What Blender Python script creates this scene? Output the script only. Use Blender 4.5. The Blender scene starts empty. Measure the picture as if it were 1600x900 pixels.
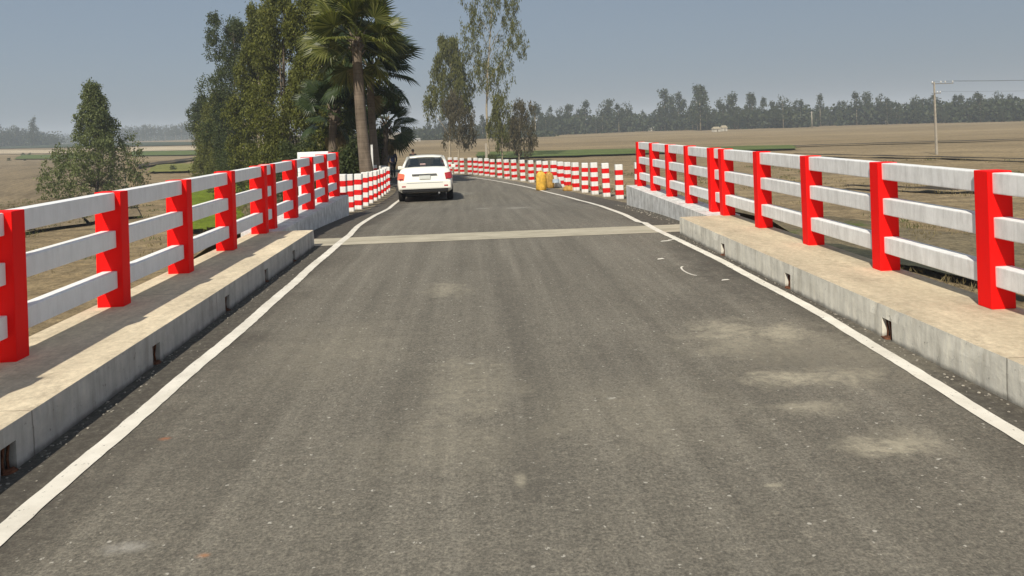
import bpy, bmesh, math, random
import numpy as np
from mathutils import Vector, Matrix
random.seed(7); rng = np.random.default_rng(11)
PI = math.pi
C = bpy.context.scene.collection
S = bpy.context.scene

# ---------------------------------------------------------------- camera (world: road deck is z=0, bridge runs along +Y)
FPX = 1164.0; EYE = 1.695; ROLL = math.radians(2.0)
PX0 = 800.0; PY0 = 200 - 61 * math.tan(ROLL)
YAW = math.atan(61 / math.cos(ROLL) / FPX)
cam = bpy.data.cameras.new('camera'); cob = bpy.data.objects.new('camera', cam); C.objects.link(cob)
cam.sensor_width = 36; cam.sensor_fit = 'HORIZONTAL'; cam.lens = 36 * FPX / 1600
cam.shift_y = -(450 - PY0) / 1600; cam.clip_start = .05; cam.clip_end = 20000
_f = Vector((math.sin(YAW), math.cos(YAW), 0)); _r = Vector((math.cos(YAW), -math.sin(YAW), 0)); _u = Vector((0, 0, 1))
cr = _r * math.cos(ROLL) - _u * math.sin(ROLL); cu = _r * math.sin(ROLL) + _u * math.cos(ROLL)
M = Matrix((cr, cu, -_f)).transposed().to_4x4(); M.translation = (0, 0, EYE)
cob.matrix_world = M; S.camera = cob

# ---------------------------------------------------------------- sky, sun, exposure
SKY_GAMMA = .3; SKY_TINT = (1.66, 1.93, 2.26, 1)      # a hazy sky: horizon and zenith closer in brightness
SUNV = Vector((.38, .95, -.98)).normalized()      # the way the light travels
w = bpy.data.worlds.new('World'); S.world = w; w.use_nodes = True
nt = w.node_tree; nt.nodes.clear()
sky = nt.nodes.new('ShaderNodeTexSky'); sky.sky_type = 'NISHITA'; sky.sun_disc = False
sky.sun_elevation = math.asin(-SUNV.z); sky.sun_rotation = math.atan2(SUNV.x, -SUNV.y) % (2 * PI)
sky.air_density = 1.0; sky.dust_density = 2.2; sky.ozone_density = 1.5; sky.altitude = 0
hsv = nt.nodes.new('ShaderNodeHueSaturation'); hsv.inputs['Saturation'].default_value = .95
bg = nt.nodes.new('ShaderNodeBackground'); bg.inputs[1].default_value = .085
ow = nt.nodes.new('ShaderNodeOutputWorld')
gam = nt.nodes.new('ShaderNodeGamma'); gam.inputs[1].default_value = SKY_GAMMA
tnt = nt.nodes.new('ShaderNodeMixRGB'); tnt.blend_type = 'MULTIPLY'; tnt.inputs[0].default_value = 1; tnt.inputs[2].default_value = SKY_TINT
nt.links.new(sky.outputs[0], hsv.inputs['Color']); nt.links.new(hsv.outputs[0], gam.inputs[0]); nt.links.new(gam.outputs[0], tnt.inputs[1]); nt.links.new(tnt.outputs[0], bg.inputs[0]); nt.links.new(bg.outputs[0], ow.inputs[0])
sl = bpy.data.lights.new('sun', 'SUN'); sl.energy = 4.0; sl.angle = math.radians(.6); sl.color = (1, .93, .80)
so = bpy.data.objects.new('sun', sl); C.objects.link(so); so.rotation_euler = SUNV.to_track_quat('-Z', 'Y').to_euler(); so.location = (-20, -40, 60)
S.view_settings.view_transform = 'Standard'; S.view_settings.look = 'None'
S.view_settings.exposure = 0.33; S.view_settings.gamma = 1; S.view_settings.use_curve_mapping = False
S.render.engine = 'CYCLES'
S.cycles.max_bounces = 6; S.cycles.volume_bounces = 1; S.cycles.transparent_max_bounces = 8

# ---------------------------------------------------------------- ray helpers (photo pixels, 1600 x 900, to points in the place)
def ray(px, py):
    dx, dy = px - PX0, py - PY0
    u = dx * math.cos(ROLL) - dy * math.sin(ROLL); v = dx * math.sin(ROLL) + dy * math.cos(ROLL)
    return _f * FPX + _r * u - _u * v
def sstep(a, b, x):
    t = min(1, max(0, (x - a) / (b - a))); return t * t * (3 - 2 * t)
GZ = -4.0
def ground_z(x, y):
    d = math.hypot(x, y)
    z = GZ + 3.3 * sstep(220, 800, d) * sstep(-.02, -.25, x / (abs(y) + 1))
    return z
def hit(px, py):
    r = ray(px, py)
    lo, hi = .0, 3.0
    t = 1e-3
    p = None
    for i in range(4000):
        t += .0005 + t * .002
        p = Vector((0, 0, EYE)) + r * t
        if p.z < ground_z(p.x, p.y): return Vector((p.x, p.y, ground_z(p.x, p.y)))
        if p.y > 2400: break
    p.z = ground_z(p.x, p.y); return p
def atz(px, py, z):
    r = ray(px, py); t = (z - EYE) / r.z; return Vector((0, 0, EYE)) + r * t
def atd(px, py, d):      # d metres along the view
    r = ray(px, py); return Vector((0, 0, EYE)) + r * (d / FPX)

# ---------------------------------------------------------------- materials
def lin(c): return tuple((x / 12.92 if x <= .04045 else ((x + .055) / 1.055) ** 2.4) for x in c) + (1,)
def rgb(r, g, b): return lin((r / 255, g / 255, b / 255))
class N:
    def __init__(s, name):
        s.m = bpy.data.materials.new(name); s.m.use_nodes = True; s.t = s.m.node_tree; s.t.nodes.clear()
        s.out = s.new('OutputMaterial'); s.b = s.new('BsdfPrincipled'); s.link(s.b.outputs[0], s.out.inputs[0])
        s.b.inputs['Roughness'].default_value = .9; s.b.inputs['Specular IOR Level'].default_value = .3
        s.co = s.new('TexCoord')
    def new(s, k): return s.t.nodes.new('ShaderNode' + k)
    def link(s, a, b): s.t.links.new(a, b)
    def noise(s, scale, detail=4, rough=.6, vec=None, stretch=None, obj=True, dist=0):
        n = s.new('TexNoise'); n.inputs['Scale'].default_value = scale; n.inputs['Detail'].default_value = detail
        n.inputs['Roughness'].default_value = rough; n.inputs['Distortion'].default_value = dist
        v = vec or s.co.outputs['Object']
        if stretch:
            mp = s.new('Mapping'); mp.inputs['Scale'].default_value = stretch; s.link(v, mp.inputs[0]); v = mp.outputs[0]
        s.link(v, n.inputs['Vector']); return n.outputs['Fac']
    def ramp(s, fac, stops):
        r = s.new('ValToRGB'); e = r.color_ramp.elements
        while len(e) < len(stops): e.new(.5)
        for k, (p, c) in enumerate(stops):
            e[k].position = p; e[k].color = c if len(c) == 4 else c + (1,)
        s.link(fac, r.inputs[0]); return r.outputs[0]
    def sm(s, fac, a, b):
        r = s.new('MapRange'); r.interpolation_type = 'SMOOTHSTEP'; r.inputs[1].default_value = a; r.inputs[2].default_value = b
        s.link(fac, r.inputs[0]); return r.outputs[0]
    def math(s, op, a, b=None, c=None):
        m = s.new('Math'); m.operation = op
        for i, x in enumerate((a, b, c)):
            if x is None: continue
            if isinstance(x, (int, float)): m.inputs[i].default_value = x
            else: s.link(x, m.inputs[i])
        return m.outputs[0]
    def mix(s, fac, a, b, mode='MIX'):
        m = s.new('MixRGB'); m.blend_type = mode
        for i, x in ((0, fac), (1, a), (2, b)):
            if isinstance(x, (int, float)): m.inputs[i].default_value = x
            elif isinstance(x, tuple): m.inputs[i].default_value = x
            else: s.link(x, m.inputs[i])
        return m.outputs[0]
    def xyz(s, v=None):
        q = s.new('SeparateXYZ'); s.link(v or s.co.outputs['Object'], q.inputs[0]); return q.outputs
    def col(s, c):
        if isinstance(c, tuple): s.b.inputs['Base Color'].default_value = c
        else: s.link(c, s.b.inputs['Base Color'])
    def bump(s, h, strength=.3, dist=.01):
        b = s.new('Bump'); b.inputs['Strength'].default_value = strength; b.inputs['Distance'].default_value = dist
        s.link(h, b.inputs['Height']); s.link(b.outputs[0], s.b.inputs['Normal'])
    def set(s, **k):
        for a, v in k.items(): s.b.inputs[a.replace('_', ' ')].default_value = v
        return s.m
MAT = {}
def simple(name, c, rough=.7, var=.12, scale=6, metal=0, bump=0):
    n = N(name); f = n.noise(scale, 5)
    d = tuple(max(0, x * (1 - 2 * var)) for x in c[:3]) + (1,); l = tuple(min(1, x * (1 + var)) for x in c[:3]) + (1,)
    n.col(n.ramp(f, [(.3, d), (.7, l)])); n.set(Roughness=rough, Metallic=metal)
    if bump: n.bump(f, bump)
    MAT[name] = n.m; return n.m

def m_asphalt():
    n = N('asphalt'); X, Y, Z = n.xyz()
    big = n.noise(.45, 5, .6, dist=.4); streak = n.noise(2.2, 4, .6, stretch=(2.4, .07, 1)); mid = n.noise(7, 6, .7); fine = n.noise(75, 5, .8)
    base = n.ramp(big, [(.3, (.120, .109, .089)), (.5, (.150, .137, .113)), (.7, (.180, .165, .137))])
    base = n.mix(.55, base, n.ramp(streak, [(.3, (.108, .099, .081)), (.5, (.160, .146, .119)), (.72, (.225, .207, .170))]))
    base = n.mix(1, base, n.ramp(mid, [(.3, (.86, .86, .86)), (.5, (1, 1, 1)), (.72, (1.13, 1.12, 1.11))]), 'MULTIPLY')
    # fine stone speckle
    base = n.mix(1, base, n.ramp(fine, [(.3, (.42, .42, .42)), (.5, (1, 1, 1)), (.68, (1.7, 1.68, 1.6))]), 'MULTIPLY')
    base = n.mix(1, base, n.ramp(n.noise(32, 3, .6), [(.3, (.74, .74, .74)), (.5, (1, 1, 1)), (.7, (1.3, 1.29, 1.26))]), 'MULTIPLY')
    grit = n.math('ADD', .35, n.math('MULTIPLY', n.sm(n.noise(13, 6, .85), .38, .62), .9))
    vor = n.new('TexVoronoi'); vor.inputs['Scale'].default_value = 17; n.link(n.co.outputs['Object'], vor.inputs['Vector'])
    sel = n.noise(31, 2); chip = n.math('MULTIPLY', n.sm(vor.outputs['Distance'], .22, .12), n.sm(sel, .55, .60))
    base = n.mix(n.math('MULTIPLY', chip, .75), base, (.52, .49, .42, 1))
    # fresh darker bitumen along both edges, wavering border
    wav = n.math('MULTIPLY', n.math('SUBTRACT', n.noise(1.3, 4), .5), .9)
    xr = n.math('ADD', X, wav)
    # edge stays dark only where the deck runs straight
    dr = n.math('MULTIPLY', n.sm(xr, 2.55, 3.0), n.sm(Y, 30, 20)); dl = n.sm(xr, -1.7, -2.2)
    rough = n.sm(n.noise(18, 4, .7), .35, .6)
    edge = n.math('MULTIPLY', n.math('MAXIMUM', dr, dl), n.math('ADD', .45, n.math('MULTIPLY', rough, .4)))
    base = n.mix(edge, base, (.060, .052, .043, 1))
    # dark patch in the right lane near the joint, and along the middle seam
    def blob(x, y, rx, ry, amp=.5, soft=.9):
        dx = n.math('DIVIDE', n.math('SUBTRACT', X, x), rx); dy = n.math('DIVIDE', n.math('SUBTRACT', Y, y), ry)
        d = n.math('SQRT', n.math('ADD', n.math('MULTIPLY', dx, dx), n.math('MULTIPLY', dy, dy)))
        d = n.math('ADD', d, n.math('MULTIPLY', n.math('SUBTRACT', n.noise(3.6, 6, .75, dist=.8), .5), 3.2 * soft))
        return n.math('MINIMUM', 1, n.math('MULTIPLY', n.sm(d, 1.35, .05), grit))
    for (px, py, rx, ry, a) in [(1150, 440, .5, 1.3, .65), (1220, 555, .38, .45, .6), (1095, 400, .45, 1.3, .6), (805, 500, .18, 2.4, .42), (825, 720, .13, .9, .45), (1290, 560, .5, .5, .45), (1180, 600, .35, .4, .35), (960, 560, .35, .8, .3), (600, 640, .3, .8, .25), (420, 560, .5, 1.2, .3), (300, 700, .5, .6, .3), (1090, 480, .25, .7, .3)]:
        p = atz(px, py, 0); base = n.mix(n.math('MULTIPLY', blob(p.x, p.y, rx, ry), a), base, (.07, .063, .053, 1))
    for (px, py, rx, ry, a) in [(1240, 592, .33, .17, .85), (1262, 636, .24, .13, .55), (1372, 697, .27, .13, .8), (1225, 518, .3, .22, .6), (1135, 512, .32, .32, .5), (1330, 585, .3, .16, .35), (1290, 545, .9, .9, .3), (1150, 530, .5, .5, .35), (1420, 690, .3, .2, .4),
                                (700, 452, .25, .4, .45), (737, 600, .32, .6, .32), (700, 690, .5, .5, .2), (1010, 640, .7, .6, .2), (520, 545, .6, .9, .22), (1210, 758, .05, .022, .8), (813, 750, .032, .075, .75)]:
        p = atz(px, py, 0); base = n.mix(n.math('MULTIPLY', blob(p.x, p.y, rx, ry, soft=.9 if rx > .1 else .25), a), base, (.40, .36, .27, 1))
    for (px, py, rx, ry, a, c) in [(258, 685, .035, .03, .8, (.38, .14, .06, 1)), (728, 290, .3, .8, .3, (.4, .38, .33, 1)), (810, 331, .3, .45, .5, (.42, .4, .35, 1)), (755, 330, .25, .4, .4, (.42, .4, .35, 1)), (318, 868, .03, .02, .7, (.4, .2, .1, 1)), (735, 568, .03, .02, .7, (.5, .48, .42, 1)), (200, 855, .12, .05, .6, (.4, .38, .34, 1)), (955, 522 + 100, .03, .02, .5, (.5, .48, .42, 1))]:
        p = atz(px, py, -.35 if py < 340 else 0); base = n.mix(n.math('MULTIPLY', blob(p.x, p.y, rx, ry, soft=.5), a), base, c)
    n.col(base); n.bump(fine, .5, .005); n.set(Roughness=.93); MAT['asphalt'] = n.m
m_asphalt()

def m_concrete(name, side, top, seam=None):
    n = N(name); X, Y, Z = n.xyz()
    g = n.new('NewGeometry'); nz = n.xyz(g.outputs['Normal'])[2]
    f = n.noise(5, 6, .65); f2 = n.noise(26, 5, .7); drip = n.noise(9, 5, .65, stretch=(1, 1, .12))
    sc = n.ramp(f, [(.3, tuple(x * .8 for x in side)), (.7, tuple(min(.9, x * 1.12) for x in side))])
    sc = n.mix(.75, sc, n.mix(1, sc, n.ramp(drip, [(.3, (.62, .60, .56)), (.5, (1, 1, 1)), (.72, (1.2, 1.18, 1.12))]), 'MULTIPLY'))
    spot = n.sm(n.noise(14, 5, .75), .60, .70)
    sc = n.mix(n.math('MULTIPLY', spot, .55), sc, (.07, .06, .05, 1))
    # splash dirt along the foot
    foot = n.math('MULTIPLY', n.sm(n.math('ADD', Z, n.math('MULTIPLY', n.noise(6, 4), .06)), .075, .03), .65)
    sc = n.mix(foot, sc, (.055, .048, .04, 1))
    tc = n.ramp(n.noise(3, 6, .75, stretch=(1, .35, 1)), [(.3, tuple(x * .72 for x in top)), (.68, tuple(min(.95, x * 1.15) for x in top))])
    tc = n.mix(.65, tc, n.mix(1, tc, n.ramp(f2, [(.3, (.66, .63, .58)), (.66, (1.15, 1.14, 1.1))]), 'MULTIPLY'))
    tc = n.mix(n.math('MULTIPLY', n.sm(n.noise(2.6, 6, .8), .54, .70), .5), tc, (.25, .205, .15, 1))
    if seam is not None:
        d = n.math('ABSOLUTE', n.math('SUBTRACT', n.math('ADD', X, n.math('MULTIPLY', n.math('SUBTRACT', n.noise(1.5, 5, .7), .5), .05)), seam))
        tc = n.mix(n.math('MULTIPLY', n.sm(d, .012, .004), .7), tc, (.13, .09, .055, 1))
    jt = n.math('ABSOLUTE', n.math('SUBTRACT', n.math('MODULO', n.math('ADD', Y, n.math('ADD', 20.4, n.math('MULTIPLY', n.noise(5, 3), .04))), 2.9), 1.4))
    jm = n.math('MULTIPLY', n.sm(jt, .009, .003), .6); sc = n.mix(jm, sc, (.09, .075, .06, 1)); tc = n.mix(jm, tc, (.2, .15, .1, 1))
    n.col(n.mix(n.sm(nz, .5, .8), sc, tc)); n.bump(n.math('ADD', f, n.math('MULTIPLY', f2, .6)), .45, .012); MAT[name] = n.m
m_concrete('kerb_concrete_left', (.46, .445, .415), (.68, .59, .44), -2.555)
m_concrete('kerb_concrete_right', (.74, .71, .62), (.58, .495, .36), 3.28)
m_concrete('raw_concrete', (.3, .29, .26), (.36, .32, .25))

def m_paint(name, c, dirt=.25, streak=True, rough=.55, spec=.3, foot=0):
    n = N(name); f = n.noise(7, 6, .65); d = n.noise(16, 5, .7, stretch=(1, 1, .18)); p = n.noise(60, 3)
    base = n.ramp(f, [(.3, tuple(x * (1 - dirt * .35) for x in c)), (.65, c)])
    base = n.mix(dirt, base, n.mix(1, base, n.ramp(d, [(.36, (.62, .61, .59)), (.6, (1, 1, 1))]), 'MULTIPLY'))
    if foot:
        z = n.xyz()[2]; m_ = n.math('MULTIPLY', n.sm(n.math('ADD', z, n.math('MULTIPLY', n.noise(14, 5, .7), .10)), .14, .04), foot); base = n.mix(m_, base, (.30, .24, .16, 1))
        base = n.mix(n.math('MULTIPLY', n.sm(n.noise(24, 5, .8), .62, .70), .4), base, (.35, .30, .25, 1))
    n.col(base); n.bump(n.math('ADD', f, n.math('MULTIPLY', p, .3)), .25, .006); n.set(Roughness=rough, Specular_IOR_Level=spec); MAT[name] = n.m
m_paint('white_paint', (.88, .88, .88), .2, rough=.75)
m_paint('wall_white_paint', (.82, .82, .80), .9, rough=.85)
m_paint('red_paint', (.95, .006, .005), .08, rough=.6, spec=.15)
m_paint('bollard_white', (.82, .81, .78), .35, foot=.8)
m_paint('bollard_red', (.70, .012, .012), .3, spec=.15, foot=.5)
m_paint('brushed_white_paint', (.90, .90, .89), .45, rough=.8)
def m_line():
    n = N('road_line_paint'); w_ = n.sm(n.noise(26, 6, .8), .33, .40); f = n.noise(4, 5)
    c = n.ramp(f, [(.3, (.60, .56, .48)), (.7, (.80, .76, .67))]); n.col(n.mix(w_, (.2, .19, .17, 1), c)); n.bump(n.noise(60, 3), .3, .004); MAT['road_line'] = n.m
m_line()
def m_joint():
    n = N('joint_concrete'); f = n.noise(3, 6, .7, stretch=(.5, 1.5, 1)); n.col(n.ramp(f, [(.25, (.26, .235, .18)), (.5, (.42, .38, .29)), (.75, (.55, .50, .39))])); n.bump(n.noise(40, 4), .4, .005); MAT['joint'] = n.m
m_joint()
def m_ground(name, a, b, c, furrow=.35, ang=.5, green=0, gcol=(.10, .12, .04, 1)):
    n = N(name); v = n.co.outputs['Object']
    mp = n.new('Mapping'); mp.inputs['Rotation'].default_value = (0, 0, ang); n.link(v, mp.inputs[0])
    big = n.noise(.018, 6, .62, vec=mp.outputs[0], stretch=(.35, 1.4, 1)); mid = n.noise(.22, 6, .7, vec=mp.outputs[0], stretch=(.3, 1.2, 1)); fine = n.noise(2.6, 6, .75)
    base = n.ramp(big, [(.32, a), (.5, b), (.68, c)])
    base = n.mix(.8, base, n.mix(1, base, n.ramp(mid, [(.3, (.62, .62, .62)), (.5, (1, 1, 1)), (.7, (1.25, 1.23, 1.18))]), 'MULTIPLY'))
    base = n.mix(1, base, n.ramp(n.noise(11, 4, .75), [(.3, (.6, .59, .56)), (.5, (1, 1, 1)), (.7, (1.3, 1.28, 1.22))]), 'MULTIPLY')
    base = n.mix(.8, base, n.mix(1, base, n.ramp(fine, [(.3, (.34, .33, .30)), (.5, (1, 1, 1)), (.7, (1.55, 1.5, 1.4))]), 'MULTIPLY'))
    if furrow:
        wv = n.new('TexWave'); wv.inputs['Scale'].default_value = furrow; wv.inputs['Distortion'].default_value = 5; wv.inputs['Detail'].default_value = 3; wv.bands_direction = 'Y'
        n.link(mp.outputs[0], wv.inputs['Vector']); base = n.mix(.4, base, n.mix(1, base, n.ramp(wv.outputs['Fac'], [(.2, (.78, .77, .75)), (.8, (1.1, 1.1, 1.08))]), 'MULTIPLY'))
    if green:
        gm = n.sm(n.noise(.35, 6, .75), .62 - green, .70 - green * .5); base = n.mix(gm, base, gcol)
    n.col(base); n.bump(n.math('ADD', fine, n.math('MULTIPLY', mid, 2)), .9, .12); n.set(Roughness=1, Specular_IOR_Level=.1); MAT[name] = n.m
m_ground('dry_field', (.215, .165, .098), (.27, .208, .125), (.33, .255, .155), .12, .15)
m_ground('plough', (.185, .147, .094), (.24, .19, .125), (.30, .24, .16), .30, 1.2)
m_ground('bank_soil', (.12, .10, .065), (.17, .14, .09), (.22, .185, .12), 0, .5, .10)
m_ground('pale_stubble', (.40, .33, .23), (.48, .40, .28), (.54, .45, .32), 0, .2)
m_ground('green_crop', (.085, .12, .035), (.11, .145, .045), (.13, .16, .055), 0, .2)
m_ground('bright_paddy', (.12, .17, .018), (.15, .20, .02), (.18, .22, .03), 0, .2)
m_ground('yellow_crop', (.17, .18, .05), (.2, .2, .06), (.22, .2, .08), 0, .2)
m_ground('dark_crop', (.045, .06, .035), (.055, .07, .04), (.07, .08, .045), 0, .2)
m_ground('bund_soil', (.05, .043, .035), (.065, .055, .04), (.08, .065, .05), 0, .2)
m_ground('shoulder_dirt', (.22, .185, .13), (.30, .255, .18), (.36, .31, .22), 0, .3, .06)
m_ground('wet_mud', (.035, .033, .018), (.05, .048, .024), (.085, .078, .045), 0, .3)
MAT['wet_mud'].node_tree.nodes['Principled BSDF'].inputs['Roughness'].default_value = .5

def m_leaf(name, cols, trans=.35, rough=.6):
    n = N(name); g = n.new('NewGeometry'); f = n.noise(.55, 4, .6)
    k = n.math('ADD', n.math('MULTIPLY', g.outputs['Random Per Island'], .55), n.math('MULTIPLY', f, .5))
    c = n.ramp(k, [(.2, cols[0]), (.5, cols[1]), (.85, cols[2])]); n.col(c); n.set(Roughness=rough, Specular_IOR_Level=.25)
    tr = n.new('BsdfTranslucent'); n.link(n.mix(1, c, (1.1, 1.15, .55, 1), 'MULTIPLY'), tr.inputs[0]); mx = n.new('MixShader'); mx.inputs[0].default_value = trans
    n.link(n.b.outputs[0], mx.inputs[1]); n.link(tr.outputs[0], mx.inputs[2]); n.link(mx.outputs[0], n.out.inputs[0]); MAT[name] = n.m
m_leaf('olive_leaf', [(.048, .058, .010), (.10, .11, .018), (.20, .205, .045)], .3)
m_leaf('dark_leaf', [(.034, .048, .018), (.066, .086, .030), (.12, .14, .05)], .4)
m_leaf('euca_leaf', [(.055, .062, .016), (.105, .112, .026), (.18, .18, .05)])
m_leaf('brown_leaf', [(.06, .05, .028), (.085, .075, .04), (.13, .11, .06)])
m_leaf('shrub_leaf', [(.06, .082, .025), (.12, .145, .05), (.22, .245, .10)])
m_leaf('far_leaf', [(.028, .040, .018), (.044, .058, .026), (.075, .085, .04)], .2)
m_leaf('palm_leaf', [(.040, .056, .012), (.085, .10, .022), (.25, .25, .085)], .35, .38)
m_leaf('dark_palm_leaf', [(.020, .035, .014), (.035, .055, .02), (.06, .08, .03)], .2, .4)
m_leaf('dry_palm_leaf', [(.16, .12, .06), (.26, .2, .1), (.36, .3, .17)], .25)
m_leaf('dry_grass', [(.13, .105, .05), (.2, .16, .08), (.3, .245, .13)], .3)
m_leaf('green_grass', [(.05, .07, .015), (.08, .105, .025), (.14, .15, .05)], .3)
def m_bark(name, a, b, sc=5):
    n = N(name); f = n.noise(sc, 6, .7, stretch=(1, 1, .25)); r = n.noise(3, 4, stretch=(.2, .2, 5)); k = n.mix(.4, f, r)
    n.col(n.ramp(k, [(.35, a), (.65, b)])); n.bump(f, .8, .04); MAT[name] = n.m
m_bark('palm_bark', (.075, .058, .042), (.21, .165, .125)); m_bark('pale_bark', (.24, .2, .14), (.46, .39, .28)); m_bark('brown_bark', (.09, .07, .05), (.2, .16, .12))
simple('tyre', (.012, .012, .012, 1), .85); simple('black_plastic', (.015, .015, .016, 1), .6); simple('steel', (.35, .35, .35, 1), .45, metal=.6)
simple('rim', (.28, .28, .29, 1), .4, metal=.5); simple('plate', (.62, .64, .60, 1), .5, scale=20, var=.05); simple('chrome', (.32, .33, .34, 1), .3, metal=.6)
simple('rust', (.14, .055, .028, 1), .95, .35, 30); simple('painted_hole_dark', (.018, .014, .012, 1), .95)
simple('pole_concrete', (.36, .32, .26, 1), .9); simple('wire', (.05, .05, .05, 1), .6); simple('porcelain', (.7, .7, .68, 1), .3)
simple('navy_cloth', (.012, .02, .06, 1), .9); simple('dark_cloth', (.025, .025, .03, 1), .9); simple('skin', (.13, .07, .045, 1), .6); simple('hair', (.01, .008, .008, 1), .6)
simple('yellow_sack', (.72, .42, .06, 1), .7, .22, 9, bump=.6); simple('ochre_sack', (.50, .29, .07, 1), .75, .25, 9, bump=.6); simple('white_sack', (.7, .68, .64, 1), .7, .15, 9); simple('blue_sack', (.45, .55, .66, 1), .6)
simple('hut_wall', (.5, .47, .40, 1), .9); simple('hut_roof', (.34, .33, .31, 1), .8); simple('thatch', (.36, .31, .22, 1), 1)
simple('pebble', (.34, .31, .26, 1), .95, .35, 9); simple('car_interior', (.04, .04, .042, 1), .8); simple('pale_pink', (.55, .38, .36, 1), .9)
def m_car():
    n = N('car_white'); n.col((.80, .785, .71, 1)); n.set(Roughness=.28, Specular_IOR_Level=.5, Coat_Weight=.6, Coat_Roughness=.08); MAT['car_white'] = n.m
    n = N('car_glass'); n.col((.012, .018, .02, 1)); n.set(Roughness=.05, Specular_IOR_Level=.6); n.b.inputs['Alpha'].default_value = .72; MAT['car_glass'] = n.m
    n = N('lamp_red'); n.col((.38, .015, .02, 1)); n.set(Roughness=.15, Specular_IOR_Level=.6, Coat_Weight=.7); MAT['lamp_red'] = n.m
    n = N('lamp_orange'); n.col((.75, .16, .09, 1)); n.set(Roughness=.15, Coat_Weight=.7); MAT['lamp_orange'] = n.m
    n = N('water'); n.col((.03, .032, .018, 1)); n.set(Roughness=.12); n.bump(n.noise(2, 3), .1, .02); MAT['water'] = n.m
m_car()

# ---------------------------------------------------------------- object helpers
def obj(name, me, mats=None, parent=None, loc=None):
    if isinstance(me, bmesh.types.BMesh):
        m2 = bpy.data.meshes.new(name); me.normal_update(); me.to_mesh(m2); me.free(); me = m2
    o = bpy.data.objects.new(name, me); C.objects.link(o)
    if mats is not None:
        if not isinstance(mats, (list, tuple)): mats = [mats]
        for m in mats: me.materials.append(MAT[m] if isinstance(m, str) else m)
    if parent is not None: o.parent = parent
    if loc is not None: o.location = loc
    return o
def thing(name, label, cat, loc=(0, 0, 0), rotz=0, group=None):
    o = bpy.data.objects.new(name, None); C.objects.link(o); o.location = loc; o.rotation_euler = (0, 0, rotz); o.empty_display_size = .2
    return tag(o, label, cat, group)
def tag(o, label, cat, group=None, kind=None):
    o['label'] = label; o['category'] = cat
    if group: o['group'] = group
    if kind: o['kind'] = kind
    return o
def struct(o, kind='structure'): o['kind'] = kind; return o
def box(bm, x0, x1, y0, y1, z0, z1, bevel=0, mi=0):
    vs = [bm.verts.new((x, y, z)) for z in (z0, z1) for y in (y0, y1) for x in (x0, x1)]
    fs = [bm.faces.new([vs[i] for i in f]) for f in ((0, 2, 3, 1), (4, 5, 7, 6), (0, 1, 5, 4), (1, 3, 7, 5), (3, 2, 6, 7), (2, 0, 4, 6))]
    for f in fs: f.material_index = mi
    if bevel:
        es = list({e for f in fs for e in f.edges})
        bmesh.ops.bevel(bm, geom=es, offset=bevel, segments=2, affect='EDGES', profile=.6)
    return fs
def tube(bm, pts, rad, n=8, cap=True, mi=0):
    rings = []
    for i, p in enumerate(pts):
        p = Vector(p); a = Vector(pts[max(0, i - 1)]); b = Vector(pts[min(len(pts) - 1, i + 1)]); d = (b - a).normalized()
        s = d.cross(Vector((0, 0, 1)) if abs(d.z) < .9 else Vector((1, 0, 0))).normalized(); t = s.cross(d)
        r = rad[i] if isinstance(rad, (list, tuple)) else rad
        rings.append([bm.verts.new(p + (s * math.cos(2 * PI * k / n) + t * math.sin(2 * PI * k / n)) * r) for k in range(n)])
    for i in range(len(rings) - 1):
        for k in range(n):
            f = bm.faces.new((rings[i][k], rings[i][(k + 1) % n], rings[i + 1][(k + 1) % n], rings[i + 1][k])); f.smooth = True; f.material_index = mi
    if cap:
        for r, rev in ((rings[0], 1), (rings[-1], 0)):
            f = bm.faces.new(r if not rev else r[::-1]); f.material_index = mi
def smooth(o):
    for p in o.data.polygons: p.use_smooth = True
    return o
def np_mesh(name, V, F):         # quads or tris as numpy arrays
    me = bpy.data.meshes.new(name); n, k = F.shape
    me.vertices.add(len(V)); me.vertices.foreach_set('co', V.astype(np.float32).ravel())
    me.loops.add(n * k); me.loops.foreach_set('vertex_index', F.astype(np.int32).ravel())
    me.polygons.add(n); me.polygons.foreach_set('loop_start', np.arange(0, n * k, k, dtype=np.int32))
    me.update(calc_edges=True); return me
def leaf_mesh(name, P, D, L, W):
    n = len(P); R = rng.normal(size=(n, 3)); s = np.cross(D, R); s /= np.linalg.norm(s, axis=1)[:, None] + 1e-9
    L = (L * rng.uniform(.7, 1.3, n))[:, None]; W = (W * rng.uniform(.7, 1.3, n))[:, None]
    V = np.empty((n, 4, 3)); V[:, 0] = P; V[:, 1] = P + D * L * .45 + s * W * .5; V[:, 2] = P + D * L; V[:, 3] = P + D * L * .45 - s * W * .5
    return np_mesh(name, V.reshape(-1, 3), np.arange(n * 4).reshape(n, 4))
def unit(a): return a / (np.linalg.norm(a, axis=1)[:, None] + 1e-9)
def clone(root, loc=None, rotz=None, scale=None, label=None, group=None):
    r = root.copy(); C.objects.link(r)
    if loc is not None: r.location = loc
    if rotz is not None: r.rotation_euler = (0, 0, rotz)
    if scale is not None: r.scale = scale
    if label: r['label'] = label
    if group: r['group'] = group
    for ch in list(root.children):
        c = ch.copy(); C.objects.link(c); c.parent = r
        for g in ch.children:
            d = g.copy(); C.objects.link(d); d.parent = c
    return r

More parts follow.
